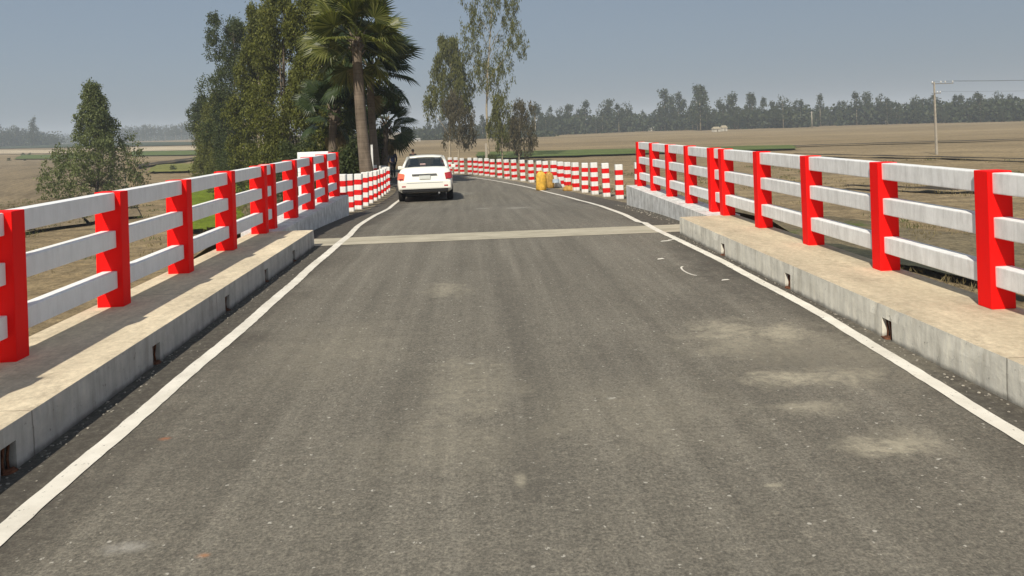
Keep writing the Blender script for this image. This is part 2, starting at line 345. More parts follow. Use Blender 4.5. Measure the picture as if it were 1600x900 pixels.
# ================================================================ THE SETTING
# ---- ground: one sheet to the horizon, rising a little far out on the left
def build_ground():
    xs = sorted(set([-2400, -1800, -1300, -1000, -800, -650, -520, -420, -340, -280, -230, -190] + list(range(-160, 161, 10)) + [190, 230, 280, 340, 420, 520, 650, 800, 1000, 1300, 1800, 2400]))
    ys = sorted(set([-900, -500, -300, -200, -120] + list(range(-80, 201, 10)) + [230, 270, 320, 380, 450, 530, 620, 720, 850, 1000, 1200, 1500, 1900, 2400]))
    V = []; F = []
    for y in ys:
        for x in xs:
            z = ground_z(x, y)
            if abs(x) < 100 and y < 130: z += .16 * math.sin(x * .31 + y * .17) * math.sin(y * .23 - x * .11)
            V.append((x, y, z))
    n = len(xs)
    for j in range(len(ys) - 1):
        for i in range(n - 1): F.append((j * n + i, j * n + i + 1, (j + 1) * n + i + 1, (j + 1) * n + i))
    me = bpy.data.meshes.new('ground'); me.from_pydata(V, [], F)
    struct(smooth(obj('ground', me, 'dry_field')))
build_ground()
def plot(name, pts, mat, lift=.2):      # a field: quad given by photo corners on the ground, real size in the place
    P = [hit(*p) for p in pts]
    nu, nv = 16, 10; V = []; F = []
    for j in range(nv + 1):
        for i in range(nu + 1):
            a = P[0].lerp(P[1], i / nu); b = P[3].lerp(P[2], i / nu); q = a.lerp(b, j / nv)
            w_ = .4 if 0 < j < nv else 1.0
            q.x += w_ * .6 * math.sin(i * 1.7 + j); q.y += w_ * .8 * math.sin(i * 2.3)
            V.append((q.x, q.y, ground_z(q.x, q.y) + lift))
    for j in range(nv):
        for i in range(nu): F.append((j * (nu + 1) + i, j * (nu + 1) + i + 1, (j + 1) * (nu + 1) + i + 1, (j + 1) * (nu + 1) + i))
    # skirt to the ground gives the field a thickness
    me = bpy.data.meshes.new(name); me.from_pydata(V, [], F)
    return struct(smooth(obj(name, me, mat)))
plot('ploughed_field', [(-300, 420), (215, 340), (190, 250), (-200, 252)], 'plough', .18)
plot('green_field', [(20, 250), (130, 249), (128, 243), (35, 243)], 'green_crop', .35)
plot('green_field', [(205, 245), (338, 243), (336, 236), (205, 238)], 'green_crop', .35)
plot('stubble_field', [(-120, 242.5), (125, 240), (125, 235), (-120, 236)], 'pale_stubble', .3)
plot('stubble_field', [(205, 237.5), (340, 235), (340, 229), (205, 231)], 'pale_stubble', .3)
plot('dark_field', [(-120, 235.5), (345, 226.5), (345, 222.5), (-120, 229)], 'dark_crop', .4)
plot('paddy_field', [(262, 375), (425, 350), (400, 290), (296, 288)], 'bright_paddy', .32)
plot('mustard_field', [(228, 272), (345, 268), (345, 256), (245, 259)], 'yellow_crop', .3)
plot('field_bund', [(212, 265), (330, 248), (330, 245.5), (212, 260.5)], 'bund_soil', .5)
plot('green_strip', [(745, 251), (1245, 235), (1238, 229), (745, 240)], 'green_crop', .35)
plot('field_bund', [(1180, 232), (1720, 217), (1720, 216), (1180, 231)], 'bund_soil', .3)
plot('field_bund', [(1240, 244), (1720, 256), (1720, 254), (1240, 243)], 'bund_soil', .3)
plot('field_bund', [(1320, 296), (1720, 312), (1720, 308), (1320, 293.5)], 'bund_soil', .25)
plot('mud_bank', [(1010, 345), (1640, 470), (1640, 395), (1060, 315)], 'bank_soil', .2)
def pond():
    bm = bmesh.new(); cs = [atz(1120, 360, GZ), atz(1250, 395, GZ), atz(1420, 425, GZ), atz(1600, 470, GZ)]
    wd = [.6, 2.2, 1.6, 2.2]; pts = []
    L = []; Rr = []
    for i in range(31):
        t = i / 30 * 3; k = min(2, int(t)); q = cs[k].lerp(cs[k + 1], t - k); h = wd[k] + (wd[k + 1] - wd[k]) * (t - k) + .5 * math.sin(i * 1.3) + .3 * math.sin(i * 2.9)
        L.append(bm.verts.new((q.x, q.y - h, GZ + .36))); Rr.append(bm.verts.new((q.x + .4, q.y + h, GZ + .36)))
    for i in range(30): bm.faces.new((L[i], L[i + 1], Rr[i + 1], Rr[i]))
    struct(obj('wet_ditch', bm, 'wet_mud'))
pond()

# ---- road: stations with left and right rail-line points
def zroad(y):
    pr = [(-50, 0), (11.9, 0), (14, -.06), (17, -.2), (20.7, -.44), (26, -.62), (33, -.83), (39, -.98), (48, -1.15), (60, -1.35), (100, -1.8), (400, -1.8)]
    for (a, za), (b, zb) in zip(pr, pr[1:]):
        if a <= y <= b: return za + (zb - za) * (y - a) / (b - a)
    return 0
LP = [(-3.25, 12.1), (-3.25, 17.3), (-3.25, 20.9), (-3.32, 25.9), (-3.55, 31), (-4.3, 35.5), (-6.2, 40), (-8.3, 45.5), (-11, 52), (-14.5, 62), (-19, 76), (-25, 95), (-32, 120), (-60, 200)]
RP = [(3.95, 12.1), (3.98, 17.0), (4.03, 20.9), (3.52, 25.9), (2.85, 31), (1.95, 36.4), (.75, 41.7), (-1.2, 47.5), (-3.6, 53), (-6.8, 60), (-11, 71), (-16.5, 88), (-23, 110), (-50, 195)]
def dens(P, n=8):
    out = []
    for i in range(len(P) - 1):
        p0, p1, p2, p3 = P[max(0, i - 1)], P[i], P[i + 1], P[min(len(P) - 1, i + 2)]
        for k in range(n):
            t = k / n
            out.append(tuple(.5 * ((2 * p1[c]) + (-p0[c] + p2[c]) * t + (2 * p0[c] - 5 * p1[c] + 4 * p2[c] - p3[c]) * t * t + (-p0[c] + 3 * p1[c] - 3 * p2[c] + p3[c]) * t ** 3) for c in (0, 1)))
    return out + [P[-1]]
LD, RD = dens(LP), dens(RP)
def station(i, f, dz=0):      # f: 0 = left rail line, 1 = right; <0 or >1 goes outward in metres/width units
    a, b = Vector(LD[i]), Vector(RD[i]); q = a.lerp(b, f); return Vector((q.x, q.y, zroad(q.y if i < 60 else (a.y + b.y) / 2) + dz))
def loft(name, lines, mat, smooth_=True):
    bm = bmesh.new(); G = [[bm.verts.new(p) for p in ln] for ln in lines]
    for a, b in zip(G, G[1:]):
        for k in range(len(a) - 1): f = bm.faces.new((a[k], a[k + 1], b[k + 1], b[k])); f.smooth = smooth_
    return struct(obj(name, bm, mat))
def W(i): return (Vector(LD[i]) - Vector(RD[i])).length
nS = len(LD)
# asphalt: the deck plus the approach in one sheet
def asphalt():
    bm = bmesh.new(); rows = []
    for y in [-6, -2, 2, 5, 8, 11.25, 12.05]:
        rows.append([bm.verts.new((x, y, 0)) for x in np.linspace(-2.7, 3.32, 9)])
    for i in range(2, nS):
        fr = np.linspace(.07 if i > 44 else .045, .93 if i > 44 else .955, 9)
        if LD[i][1] < 17.2: fr = np.linspace(-.005, 1.02, 9) if LD[i][1] < 16.9 else np.linspace(.03, .98, 9)
        rows.append([bm.verts.new(station(i, f)) for f in fr])
    for a, b in zip(rows, rows[1:]):
        for k in range(8): f = bm.faces.new((a[k], a[k + 1], b[k + 1], b[k])); f.smooth = True
    struct(obj('road', bm, 'asphalt'))
asphalt()
bm = bmesh.new()
vs = [bm.verts.new(p) for p in ((-2.95, 11.36, .004), (3.4, 11.22, .004), (3.4, 12.02, .004), (-2.95, 12.12, .004))]; bm.faces.new(vs)
struct(obj('expansion_joint', bm, 'joint'))
for s, (fr, xo) in {'left': ((-.35, .05), -1), 'right': ((.95, 1.3), 1)}.items():
    lines = []
    for i in range(9 if s == 'left' else 9, nS):
        w_ = W(i)
        if s == 'left': fs = [-1.3 / w_, -.5 / w_, 0.0, .55 / w_]; dz = [-.06, -.01, .0, -.012]
        else: fs = [1 - .55 / w_, 1, 1 + .5 / w_, 1 + 1.3 / w_]; dz = [-.012, .0, -.01, -.06]
        lines.append([station(i, f, d) for f, d in zip(fs, dz)])
    loft('road_shoulder', lines, 'shoulder_dirt')
    lines = []
    for i in range(2, nS):
        w_ = W(i); sgn = -1 if s == 'left' else 1; base = 0 if s == 'left' else 1
        p0 = station(i, base + sgn * 1.25 / w_, -.08)
        run = (p0.z - GZ) * 1.6
        p3 = station(i, base + sgn * (1.25 + run) / w_); p3.z = GZ - .2
        p1 = p0.lerp(p3, .35); p2 = p0.lerp(p3, .7); p1.z += .12 * math.sin(i * 1.7); p2.z += .15 * math.sin(i * 2.3 + 1)
        ln = [p0, p1, p2, p3]; lines.append(ln if sgn > 0 else ln[::-1])
    loft('embankment', lines, 'bank_soil')
# slope in front of the abutment
bm = bmesh.new()
rows = [[bm.verts.new(p) for p in ((x, 12.6, -.6 if abs(x - .35) < 3.6 else -1.2), (x * 1.15, 9.5, -2.6), (x * 1.3, 6.5, -4.2))] for x in np.linspace(-5.5, 6.2, 8)]
for a, b in zip(rows, rows[1:]):
    for k in range(2): bm.faces.new((a[k], a[k + 1], b[k + 1], b[k]))
struct(obj('abutment_slope', bm, 'bank_soil'))

# painted edge lines (4 mm sheets)
def line(pts_fn, name):
    bm = bmesh.new(); prev = None
    for a, b in pts_fn:
        cur = (bm.verts.new(a), bm.verts.new(b))
        if prev: bm.faces.new((prev[0], prev[1], cur[1], cur[0]))
        prev = cur
    struct(obj(name, bm, 'road_line'))
def edge_pts(cx, offs, side):
    out = []
    wob = lambda y: .012 * math.sin(y * .9 + cx) + .006 * math.sin(y * 2.7)
    for y in np.arange(-5, 12.6, .6): out.append((Vector((cx(y) + wob(y) - .055, y, .005)), Vector((cx(y) + wob(y) + .055, y, .005))))
    return out
lx = lambda y: -2.10
rx = lambda y: 2.77 + .14 * sstep(3.2, 6.5, y) - .10 * sstep(9, 12, y)
L1 = []; R1 = []
_rl = random.Random(4)
for y in np.arange(-1, 12.4, .07):
    wv = .008 * math.sin(y * 1.1) + .005 * math.sin(y * 3.1) + _rl.uniform(-.0035, .0035)
    L1.append((Vector((lx(y) + wv - .058, y, .005)), Vector((lx(y) + wv + .058, y, .005)))); R1.append((Vector((rx(y) + wv - .052, y, .005)), Vector((rx(y) + wv + .052, y, .005))))
lk = [(-2.10, 12.4), (-2.22, 14.5), (-2.3, 18.5), (-2.42, 22), (-2.5, 26), (-2.75, 31), (-3.5, 35.5), (-5.4, 40), (-7.6, 45.5), (-10.3, 52)]
rk = [(2.78, 12.4), (2.84, 14.5), (2.86, 17), (2.9, 20.9), (2.52, 25.2), (1.95, 30.4), (1.1, 35.6), (0.0, 40.4), (-1.9, 46.4), (-4.4, 53), (-7.6, 60)]
for K, T in ((lk, L1), (rk, R1)):
    D = dens(K, 5)
    for i in range(1, len(D) - 1):
        d = (Vector(D[i + 1]) - Vector(D[i - 1])).normalized(); nn = Vector((d.y, -d.x))
        a = Vector(D[i]) - nn * .052; b = Vector(D[i]) + nn * .052
        T.append((Vector((a.x, a.y, zroad(a.y) + .007)), Vector((b.x, b.y, zroad(b.y) + .007))))
line(L1, 'edge_line'); line(R1, 'edge_line')
# the chalk-like crescent and dashes on the right
bm = bmesh.new(); c = atz(1073, 424, 0); prev = None
for k in range(9):
    a = math.radians(100 + k * 20); r0, r1 = .10, .10 + .022 * math.sin(k / 8 * PI)
    cur = (bm.verts.new((c.x + .05 + r0 * math.cos(a) * .7, c.y + r0 * 2.6 * math.sin(a), .006)), bm.verts.new((c.x + .05 + (r1 + .008) * math.cos(a) * .7, c.y + (r1 + .008) * 2.6 * math.sin(a), .006)))
    if prev: bm.faces.new((prev[0], prev[1], cur[1], cur[0]))
    prev = cur
for (px, py, sx, sy) in ((1040, 377, .09, .05), (1032, 405, .05, .05), (1048, 375, .05, .03), (1133, 438, .05, .03)):
    c = atz(px, py, 0); bm.faces.new([bm.verts.new((c.x + dx, c.y + dy, .006)) for dx, dy in ((-sx, -sy), (sx, -sy * .3), (sx * .7, sy), (-sx * .5, sy * .6))])
struct(obj('paint_mark', bm, 'road_line'))

# ---- bridge deck underneath, with girders and piers
t = thing('bridge_deck', 'grey concrete bridge deck slab carrying the road between the kerbs', 'bridge', (.32, 3, 0))
bm = bmesh.new(); box(bm, -3.9, 3.9, -9, 8.3, -.42, -.03); obj('slab', bm, 'raw_concrete', t)
for x in (-2.6, 0, 2.6): bm = bmesh.new(); box(bm, x - .2, x + .2, -9, 8.3, -1.1, -.42); obj('girder', bm, 'raw_concrete', t)
for y in (-7,): bm = bmesh.new(); box(bm, -3.2, 3.2, y - .4, y + .4, -4.6, -1.1); obj('pier', bm, 'raw_concrete', t)
bm = bmesh.new(); box(bm, -3.6, 3.6, 8.35, 9.2, -4.5, -.05); obj('abutment', bm, 'raw_concrete', t)

# ================================================================ KERBS with drain openings
def kerb(name, label, xf, xo, drains, mat, yend, sgn):
    # xf: face towards the road; xo: outer edge; sgn +1 right side
    t = thing(name, label, 'kerb', (xf, 0, 0)); y0 = -5.0
    bm = bmesh.new(); ys = [y0]
    for d in drains: ys += [d - .065, d + .065]
    ys.append(yend); wd = .14
    X = lambda a: (a - xf)
    lo, hi = sorted((0, sgn * wd))
    for i in range(0, len(ys), 2): box(bm, lo, hi, ys[i], ys[i + 1], -.05, .15)
    box(bm, lo, hi, y0, yend, .15, .25)
    a, b = sorted((sgn * wd, X(xo))); box(bm, a, b, y0, yend, -.05, .25)
    yy = y0 + 2
    while yy < yend - .05:
        bmesh.ops.bisect_plane(bm, geom=list(bm.verts) + list(bm.edges) + list(bm.faces), plane_co=(0, yy, 0), plane_no=(0, 1, 0)); yy += random.uniform(.05, .16)
    for v in bm.verts:
        if abs(v.co.z - .25) < 1e-4 and abs(v.co.x) < 1e-4:
            c = random.uniform(.008, .018) if random.random() < .1 else random.uniform(0, .004); v.co.z -= c * .7; v.co.x += sgn * c
        elif abs(v.co.x) < 1e-4 and v.co.z < 0: v.co.x += sgn * random.uniform(-.004, .006)
    o = obj('footway', bm, mat, t)
    for d in drains:
        bm = bmesh.new(); e = sgn * wd
        box(bm, min(e - sgn * .012, e - sgn * .03), max(e - sgn * .012, e - sgn * .03), d - .064, d + .064, -.03, .149); g = obj('drain_dark_back', bm, 'painted_hole_dark', t)  # near-black plate backs the drain opening; its colour stands for the shade inside
        for yy in (d - .05, d + .035, d - .008):
            bm = bmesh.new(); e1 = sgn * .02; tube(bm, [(e1, yy, -.03), (e1 + sgn * .015, yy + .01, .06), (e1, yy, .149)], .007, 6); obj('rusty_bar', bm, 'rust', g)
        bm = bmesh.new(); bmesh.ops.create_icosphere(bm, subdivisions=2, radius=.035, matrix=Matrix.Translation((sgn * .02, d + .03, .0)) @ Matrix.Diagonal((1.2, 1.4, .5, 1)))
        for v in bm.verts: v.co += Vector((random.uniform(-1, 1), random.uniform(-1, 1), random.uniform(-1, 1))) * .006
        obj('mortar_lump', bm, 'rust', g)
    return t
dl = [atz(p[0], p[1], .06).y for p in ((32, 722), (253, 556), (365, 476), (428, 432), (471, 401))]
drr = [atz(p[0], p[1], .06).y for p in ((1381, 518), (1222, 442), (1125, 392))]
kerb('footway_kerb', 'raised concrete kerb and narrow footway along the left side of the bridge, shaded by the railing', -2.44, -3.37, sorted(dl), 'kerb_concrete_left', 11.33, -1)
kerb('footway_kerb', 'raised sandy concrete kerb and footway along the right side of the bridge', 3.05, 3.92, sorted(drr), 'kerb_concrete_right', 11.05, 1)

# outer ledge strips are part of the footway width; white abutment walls
def wall(x0, x1, y0, y1, label):
    bm = bmesh.new(); n = 8; rows = []
    for k in range(n + 1):
        y = y0 + (y1 - y0) * k / n; zb = zroad(y) - .25
        rows.append([bm.verts.new(p) for p in ((x0, y, zb), (x1, y, zb), (x1, y, .25), (x0, y, .25))])
    for a, b in zip(rows, rows[1:]):
        for k in range(4): bm.faces.new((a[k], a[(k + 1) % 4], b[(k + 1) % 4], b[k]))
    bm.faces.new(rows[0][::-1]); bm.faces.new(rows[-1])
    bmesh.ops.recalc_face_normals(bm, faces=bm.faces)
    tag(obj('abutment_wall', bm, 'wall_white_paint'), label, 'low wall', 'white walls at the end of the bridge')
wall(-3.52, -2.93, 11.34, 17.42, 'low white painted wall carrying the far end of the left railing')
wall(3.48, 3.98, 11.06, 17.02, 'low white painted wall carrying the far end of the right railing')

# ================================================================ RAILINGS
RAILZ = [(.160, .31), (.516, .665), (.84, .992)]
def railing(label, xroad, sgn, posts, pw, inset, ystart=None, extra=None, ystop=None):
    y_base = posts[0]
    t = thing('bridge_railing', label, 'railing', (xroad, y_base, .25), 0, 'red and white bridge railings'); pl = .15
    a, b = sorted((0, sgn * pw)); ra, rb = sorted((sgn * inset, sgn * (inset + .13)))
    bm = bmesh.new(); box(bm, a, b, 0, pl, -.002, 1.0, .007); pm = None
    for y in posts:
        if pm is None: o = obj('post', bm, 'red_paint', t); pm = o.data
        else: o = bpy.data.objects.new('post', pm); C.objects.link(o); o.parent = t
        o.location = (random.uniform(-.004, .004), y - y_base, random.uniform(-.004, .004)); o.rotation_euler = (0, random.uniform(-.005, .005), random.uniform(-.012, .012))
    spans = [(p + pl, q) for p, q in zip(posts, posts[1:])]
    if ystart is not None: spans.insert(0, (ystart, posts[0]))
    if ystop is not None: spans.append((posts[-1] + pl, ystop))
    for p, q in spans:
        for z0, z1 in RAILZ:
            j = random.uniform(-.004, .004)
            bm = bmesh.new(); box(bm, ra, rb, p - y_base - .004, q - y_base + .004, z0 + j, z1 + j, .008); obj('rail', bm, 'white_paint' if sgn < 0 else 'brushed_white_paint', t)
    return t
LPs = [2.15, 3.63, 5.11, 6.64, 8.13, 9.61, 11.12]; RPs = [2.3, 3.75, 5.2, 6.66, 8.15, 9.58, 10.98]
railing('long red and white railing on the left footway of the bridge, nearest the camera', -3.08, -1, LPs, .22, .045, ystop=11.62, ystart=-2.5)
railing('long red and white railing on the right footway of the bridge, nearest the camera', 3.70, 1, RPs, .185, .035, ystop=11.44, ystart=-2.5)
tl = railing('short red and white railing on the low white wall at left, with white end panel', -3.09, -1, [11.64, 13.02, 14.4, 15.77, 17.13], .22, .045)
bm = bmesh.new(); box(bm, -.92, -.225, 17.17 - 11.64, 17.27 - 11.64, .57, 1.03, .01); obj('end_panel', bm, 'white_paint', tl)
bm = bmesh.new(); box(bm, -.92, -.80, 17.175 - 11.64, 17.265 - 11.64, -.6, .568, .01); obj('panel_leg', bm, 'white_paint', tl)
railing('short red and white railing on the low white wall at right', 3.68, 1, [11.46, 12.78, 14.08, 15.38, 16.66], .185, .035)

# ================================================================ BOLLARDS
def bollard_mesh():
    bm = bmesh.new(); h = 1.0; w_ = .105; n = 7; rings = []
    for k in range(n + 1):
        z = h * k / n; r = w_ * (1.02 - .04 * k / n); c = .018
        rings.append([bm.verts.new(p) for p in [(-r + c, -r, z), (r - c, -r, z), (r, -r + c, z), (r, r - c, z), (r - c, r, z), (-r + c, r, z), (-r, r - c, z), (-r, -r + c, z)]])
    for k in range(n):
        for j in range(8):
            f = bm.faces.new((rings[k][j], rings[k][(j + 1) % 8], rings[k + 1][(j + 1) % 8], rings[k + 1][j])); f.material_index = k % 2
    r = w_ * .93; top = [bm.verts.new((v.co.x * .92, v.co.y * .92, h + .012)) for v in rings[-1]]
    for j in range(8): bm.faces.new((rings[-1][j], rings[-1][(j + 1) % 8], top[(j + 1) % 8], top[j]))
    bm.faces.new(top)
    return bm
bme = bpy.data.meshes.new('bollard'); _b = bollard_mesh(); _b.normal_update(); _b.to_mesh(bme); _b.free(); bme.materials.append(MAT['bollard_white']); bme.materials.append(MAT['bollard_red'])
ORD = 'nearest second third fourth fifth sixth seventh eighth ninth tenth eleventh twelfth thirteenth fourteenth fifteenth sixteenth seventeenth eighteenth nineteenth twentieth twenty-first twenty-second twenty-third twenty-fourth twenty-fifth twenty-sixth'.split()
def bollard(x, y, z, label, group, rz=0):
    o = bpy.data.objects.new('bollard', bme); C.objects.link(o); o.location = (x, y, z); o.rotation_euler = (random.uniform(-.035, .035), random.uniform(-.035, .035), rz + random.uniform(-.08, .08)); o.scale = (1, 1, random.uniform(.975, 1.02))
    tag(o, label, 'bollard', group); return o
RB = [(4.28, 19.3, 0), (4.04, 20.72, 0), (3.89, 21.93, 0), (3.75, 23.24, 0), (3.63, 24.54, 0), (3.51, 25.85, 0), (3.40, 27.26, 0), (3.3, 28.57, 0), (3.16, 29.78, 0), (2.99, 30.99, 0), (2.8, 32.2, 0), (2.54, 33.31, 0),
      (2.25, 34.83, 0), (1.95, 36.35, 0), (1.65, 37.76, 0), (1.33, 39.18, 0), (.97, 40.6, 0), (.69, 41.82, 0), (.38, 43.04, 0), (.05, 44.06, 0), (-.28, 45.08, 0), (-.76, 46.3, 0), (-1.15, 47.32, 0), (-1.56, 48.35, 0), (-2.05, 49.5, 0), (-2.5, 50.6, 0)]
for i, (x, y, _) in enumerate(RB):
    z = zroad(y) - .02
    lab = 'red and white banded bollard half hidden behind the end post of the right railing' if i == 0 else f'red and white banded bollard on the right roadside, {ORD[i]} in the row from the bridge'
    rz = 0 if y < 25 else .25 if y < 36 else .45
    bollard(x, y, z, lab, 'bollards along the right side of the curving road', rz)
LB = [(-3.24, 18.4), (-3.27, 19.65), (-3.25, 20.9), (-3.25, 22.15), (-3.28, 23.4), (-3.31, 24.66), (-3.35, 25.91), (-3.41, 27.16), (-3.46, 28.42), (-3.52, 29.67), (-3.6, 30.93), (-3.75, 32.2), (-3.98, 33.4), (-4.3, 34.7), (-4.75, 36), (-5.35, 37.3), (-6.1, 38.6)]
for i, (x, y) in enumerate(LB):
    lab = 'red and white banded bollard half hidden behind the end post of the left railing' if i == 0 else f'red and white banded bollard on the left roadside, {ORD[i]} in the row from the bridge'
    bollard(x, y, zroad(y) - .03, lab, 'bollards along the left roadside below the palm', 0 if y < 32 else .4)

# ================================================================ CAR
def car():
    p = Vector((-1.52, 22.85, 0)); p.z = zroad(p.y)
    t = thing('sedan_car', 'white sedan seen from behind, driving away from the bridge with red tail lights', 'car', p, math.radians(2.2))
    pitch = -math.atan(.035); t.rotation_euler = (pitch, 0, math.radians(2.2))
    st = [(0.0, .72, .40, .70), (.04, .79, .34, .80), (.09, .825, .31, .97), (.15, .84, .29, 1.035), (.35, .845, .27, 1.06), (.75, .85, .24, 1.06), (1.2, .85, .2, 1.04), (2.0, .85, .19, 1.01), (2.8, .85, .19, .98), (3.3, .845, .19, .95), (3.6, .84, .2, .90), (3.95, .82, .22, .82), (4.2, .77, .25, .72), (4.33, .68, .3, .60), (4.38, .55, .36, .52)]
    bm = bmesh.new(); rows = []
    for (y, hw, zb, zt) in st:
        m = zt - zb; half = [(.45 * hw, zb), (.86 * hw, zb + .01), (.97 * hw, zb + .10 * m), (1.0 * hw, zb + .35 * m), (.99 * hw, zb + .58 * m), (.945 * hw, zb + .80 * m), (.87 * hw, zb + .94 * m), (.76 * hw, zt), (.4 * hw, zt + .015)]
        ring = [(x, z) for x, z in half] + [(-x, z) for x, z in half[::-1]]
        rows.append([bm.verts.new((x, y, z)) for x, z in ring])
    n = len(rows[0])
    for a, b in zip(rows, rows[1:]):
        for k in range(n): f = bm.faces.new((a[k], a[(k + 1) % n], b[(k + 1) % n], b[k])); f.smooth = True
    bm.faces.new(rows[0][::-1]); bm.faces.new(rows[-1]); bmesh.ops.recalc_face_normals(bm, faces=bm.faces)
    body = obj('body', bm, ['car_white', 'black_plastic'], t)
    # wheel arches cut out
    bm = bmesh.new()
    for y in (.85, 3.42):
        for s in (-1, 1): bmesh.ops.create_cone(bm, cap_ends=True, segments=28, radius1=.345, radius2=.345, depth=.5, matrix=Matrix.Translation((s * .78, y, .30)) @ Matrix.Rotation(PI / 2, 4, 'Y'))
    cut = obj('cutter', bm, 'black_plastic')
    mo = body.modifiers.new('b', 'BOOLEAN'); mo.object = cut; mo.operation = 'DIFFERENCE'; mo.solver = 'EXACT'
    cut.parent = t
    dg = bpy.context.evaluated_depsgraph_get(); me = bpy.data.meshes.new_from_object(body.evaluated_get(dg)); body.modifiers.clear(); body.data = me
    bpy.data.objects.remove(cut)
    for pl in me.polygons: pl.use_smooth = True
    # roof and pillars
    def G(y, hw, z): return y, hw, z
    RB_, RT = (.56, .73, 1.05), (1.12, .565, 1.395); FT, FB = (2.45, .57, 1.41), (3.28, .73, .96)
    bm = bmesh.new(); rows = []
    for (y, hw, z) in [(1.22, .47, 1.375), (1.30, .50, 1.405), (1.6, .52, 1.43), (1.95, .525, 1.435), (2.35, .515, 1.42), (2.5, .49, 1.38)]:
        rows.append([bm.verts.new(q) for q in [(-hw - .05, y, z - .055), (-hw, y, z - .012), (-hw * .5, y, z + .012), (0, y, z + .016), (hw * .5, y, z + .012), (hw, y, z - .012), (hw + .05, y, z - .055)]])
    for a, b in zip(rows, rows[1:]):
        for k in range(6): f = bm.faces.new((a[k], a[k + 1], b[k + 1], b[k])); f.smooth = True
    r = bmesh.ops.extrude_face_region(bm, geom=list(bm.faces)); 
    for v in [g for g in r['geom'] if isinstance(g, bmesh.types.BMVert)]: v.co.z -= .035
    bmesh.ops.recalc_face_normals(bm, faces=bm.faces); obj('roof', bm, 'car_white', t)
    for s in (-1, 1):
        for pts, rd in (([(s * .68, .50, 1.035), (s * .615, .90, 1.23), (s * .535, 1.28, 1.365)], .04), ([(s * .72, 1.0, 1.03), (s * .57, 1.36, 1.375)], .035), ([(s * .74, 1.95, 1.0), (s * .565, 1.95, 1.39)], .025), ([(s * .73, 3.3, .95), (s * .535, 2.48, 1.37)], .03)):
            bm = bmesh.new(); tube(bm, pts, rd, 8); obj('pillar', bm, 'car_white', t)
        bm = bmesh.new(); f = bm.faces.new([bm.verts.new(q) for q in ((s * .70, .66, 1.04), (s * .735, 3.2, .96), (s * .545, 2.46, 1.36), (s * .545, 1.32, 1.355))]); obj('side_window', bm, 'car_glass', t)
        # rear quarter panel in white
    bm = bmesh.new(); bm.faces.new([bm.verts.new(q) for q in ((-.635, .54, 1.06), (.635, .54, 1.06), (.50, 1.25, 1.365), (-.50, 1.25, 1.365))]); obj('rear_window', bm, 'car_glass', t)
    bm = bmesh.new(); bm.faces.new([bm.verts.new(q) for q in ((.66, 3.25, .965), (-.66, 3.25, .965), (-.51, 2.5, 1.365), (.51, 2.5, 1.365))]); obj('windscreen', bm, 'car_glass', t)
    for x, y in ((-.36, 1.35), (.36, 1.35), (-.36, 2.3), (.36, 2.3)):
        bm = bmesh.new(); box(bm, x - .2, x + .2, y - .06, y + .06, .8, 1.13, .03); box(bm, x - .11, x + .11, y - .04, y + .04, 1.14, 1.28, .03); obj('seat', bm, 'car_interior', t)
    bm = bmesh.new(); box(bm, -.16, .02, .72, .80, 1.07, 1.17, .02); obj('pinkish_box', bm, 'pale_pink', t)  # small pinkish box low behind the rear window
    # tail lights wrap round the corners
    for s, mt in ((-1, 'lamp_orange'), (1, 'lamp_red')):
        bm = bmesh.new(); prof = [(s * .64, -.008), (s * .73, .015), (s * .80, .055), (s * .845, .14), (s * .853, .32)]; lo = []; hi = []
        for k, (x, y) in enumerate(prof): lo.append(bm.verts.new((x, y, .675 + .01 * k))); hi.append(bm.verts.new((x * .965, y + .035, .875 + .012 * k)))
        inner = [bm.verts.new((x * .93, y + .08, .675)) for x, y in prof]; inh = [bm.verts.new((x * .91, y + .11, .88)) for x, y in prof]
        for k in range(4):
            bm.faces.new((lo[k], lo[k + 1], hi[k + 1], hi[k])); bm.faces.new((hi[k], hi[k + 1], inh[k + 1], inh[k])); bm.faces.new((inner[k], inner[k + 1], lo[k + 1], lo[k]))
        bm.faces.new((inner[0], lo[0], hi[0], inh[0])); bmesh.ops.recalc_face_normals(bm, faces=bm.faces)
        tl_ = obj('tail_light', bm, mt, t)
        bm = bmesh.new(); box(bm, min(s * .66, s * .78), max(s * .66, s * .78), -.02, .06, .70, .735, .008); obj('reflector', bm, 'lamp_red', tl_)
    bm = bmesh.new(); box(bm, -.40, .36, -.028, .05, .835, .868, .01); obj('trunk_trim', bm, 'chrome', t)
    bm = bmesh.new(); box(bm, -.17, .17, -.03, .02, .70, .81, .006); obj('number_plate', bm, 'plate', t)
    bm = bmesh.new(); box(bm, -.79, .79, -.055, .14, .40, .66, .04); bp = obj('bumper', bm, 'car_white', t)
    for z in (.585,): bm = bmesh.new(); box(bm, -.55, .55, -.059, -.05, z, z + .012); obj('bumper_groove', bm, 'chrome', bp)
    for s in (-1, 1): bm = bmesh.new(); box(bm, s * .64 - .06, s * .64 + .06, -.06, -.045, .47, .51, .004); obj('reflector', bm, 'lamp_red', bp)
    bm = bmesh.new(); box(bm, -.70, .70, -.01, .3, .30, .40, .03); obj('valance', bm, 'black_plastic', t)
    bm = bmesh.new(); tube(bm, [(-.38, .85, .24), (.38, .85, .24)], .04, 8); box(bm, -.46, .34, .5, .62, .19, .25, .02); obj('rear_axle', bm, 'steel', t)
    bm = bmesh.new(); tube(bm, [(.42, -.01, .27), (.42, .5, .25)], .028, 10); obj('exhaust_pipe', bm, 'steel', t)
    bm = bmesh.new(); box(bm, -.62, .62, .4, 4.0, .17, .3); obj('underbody', bm, 'black_plastic', t)
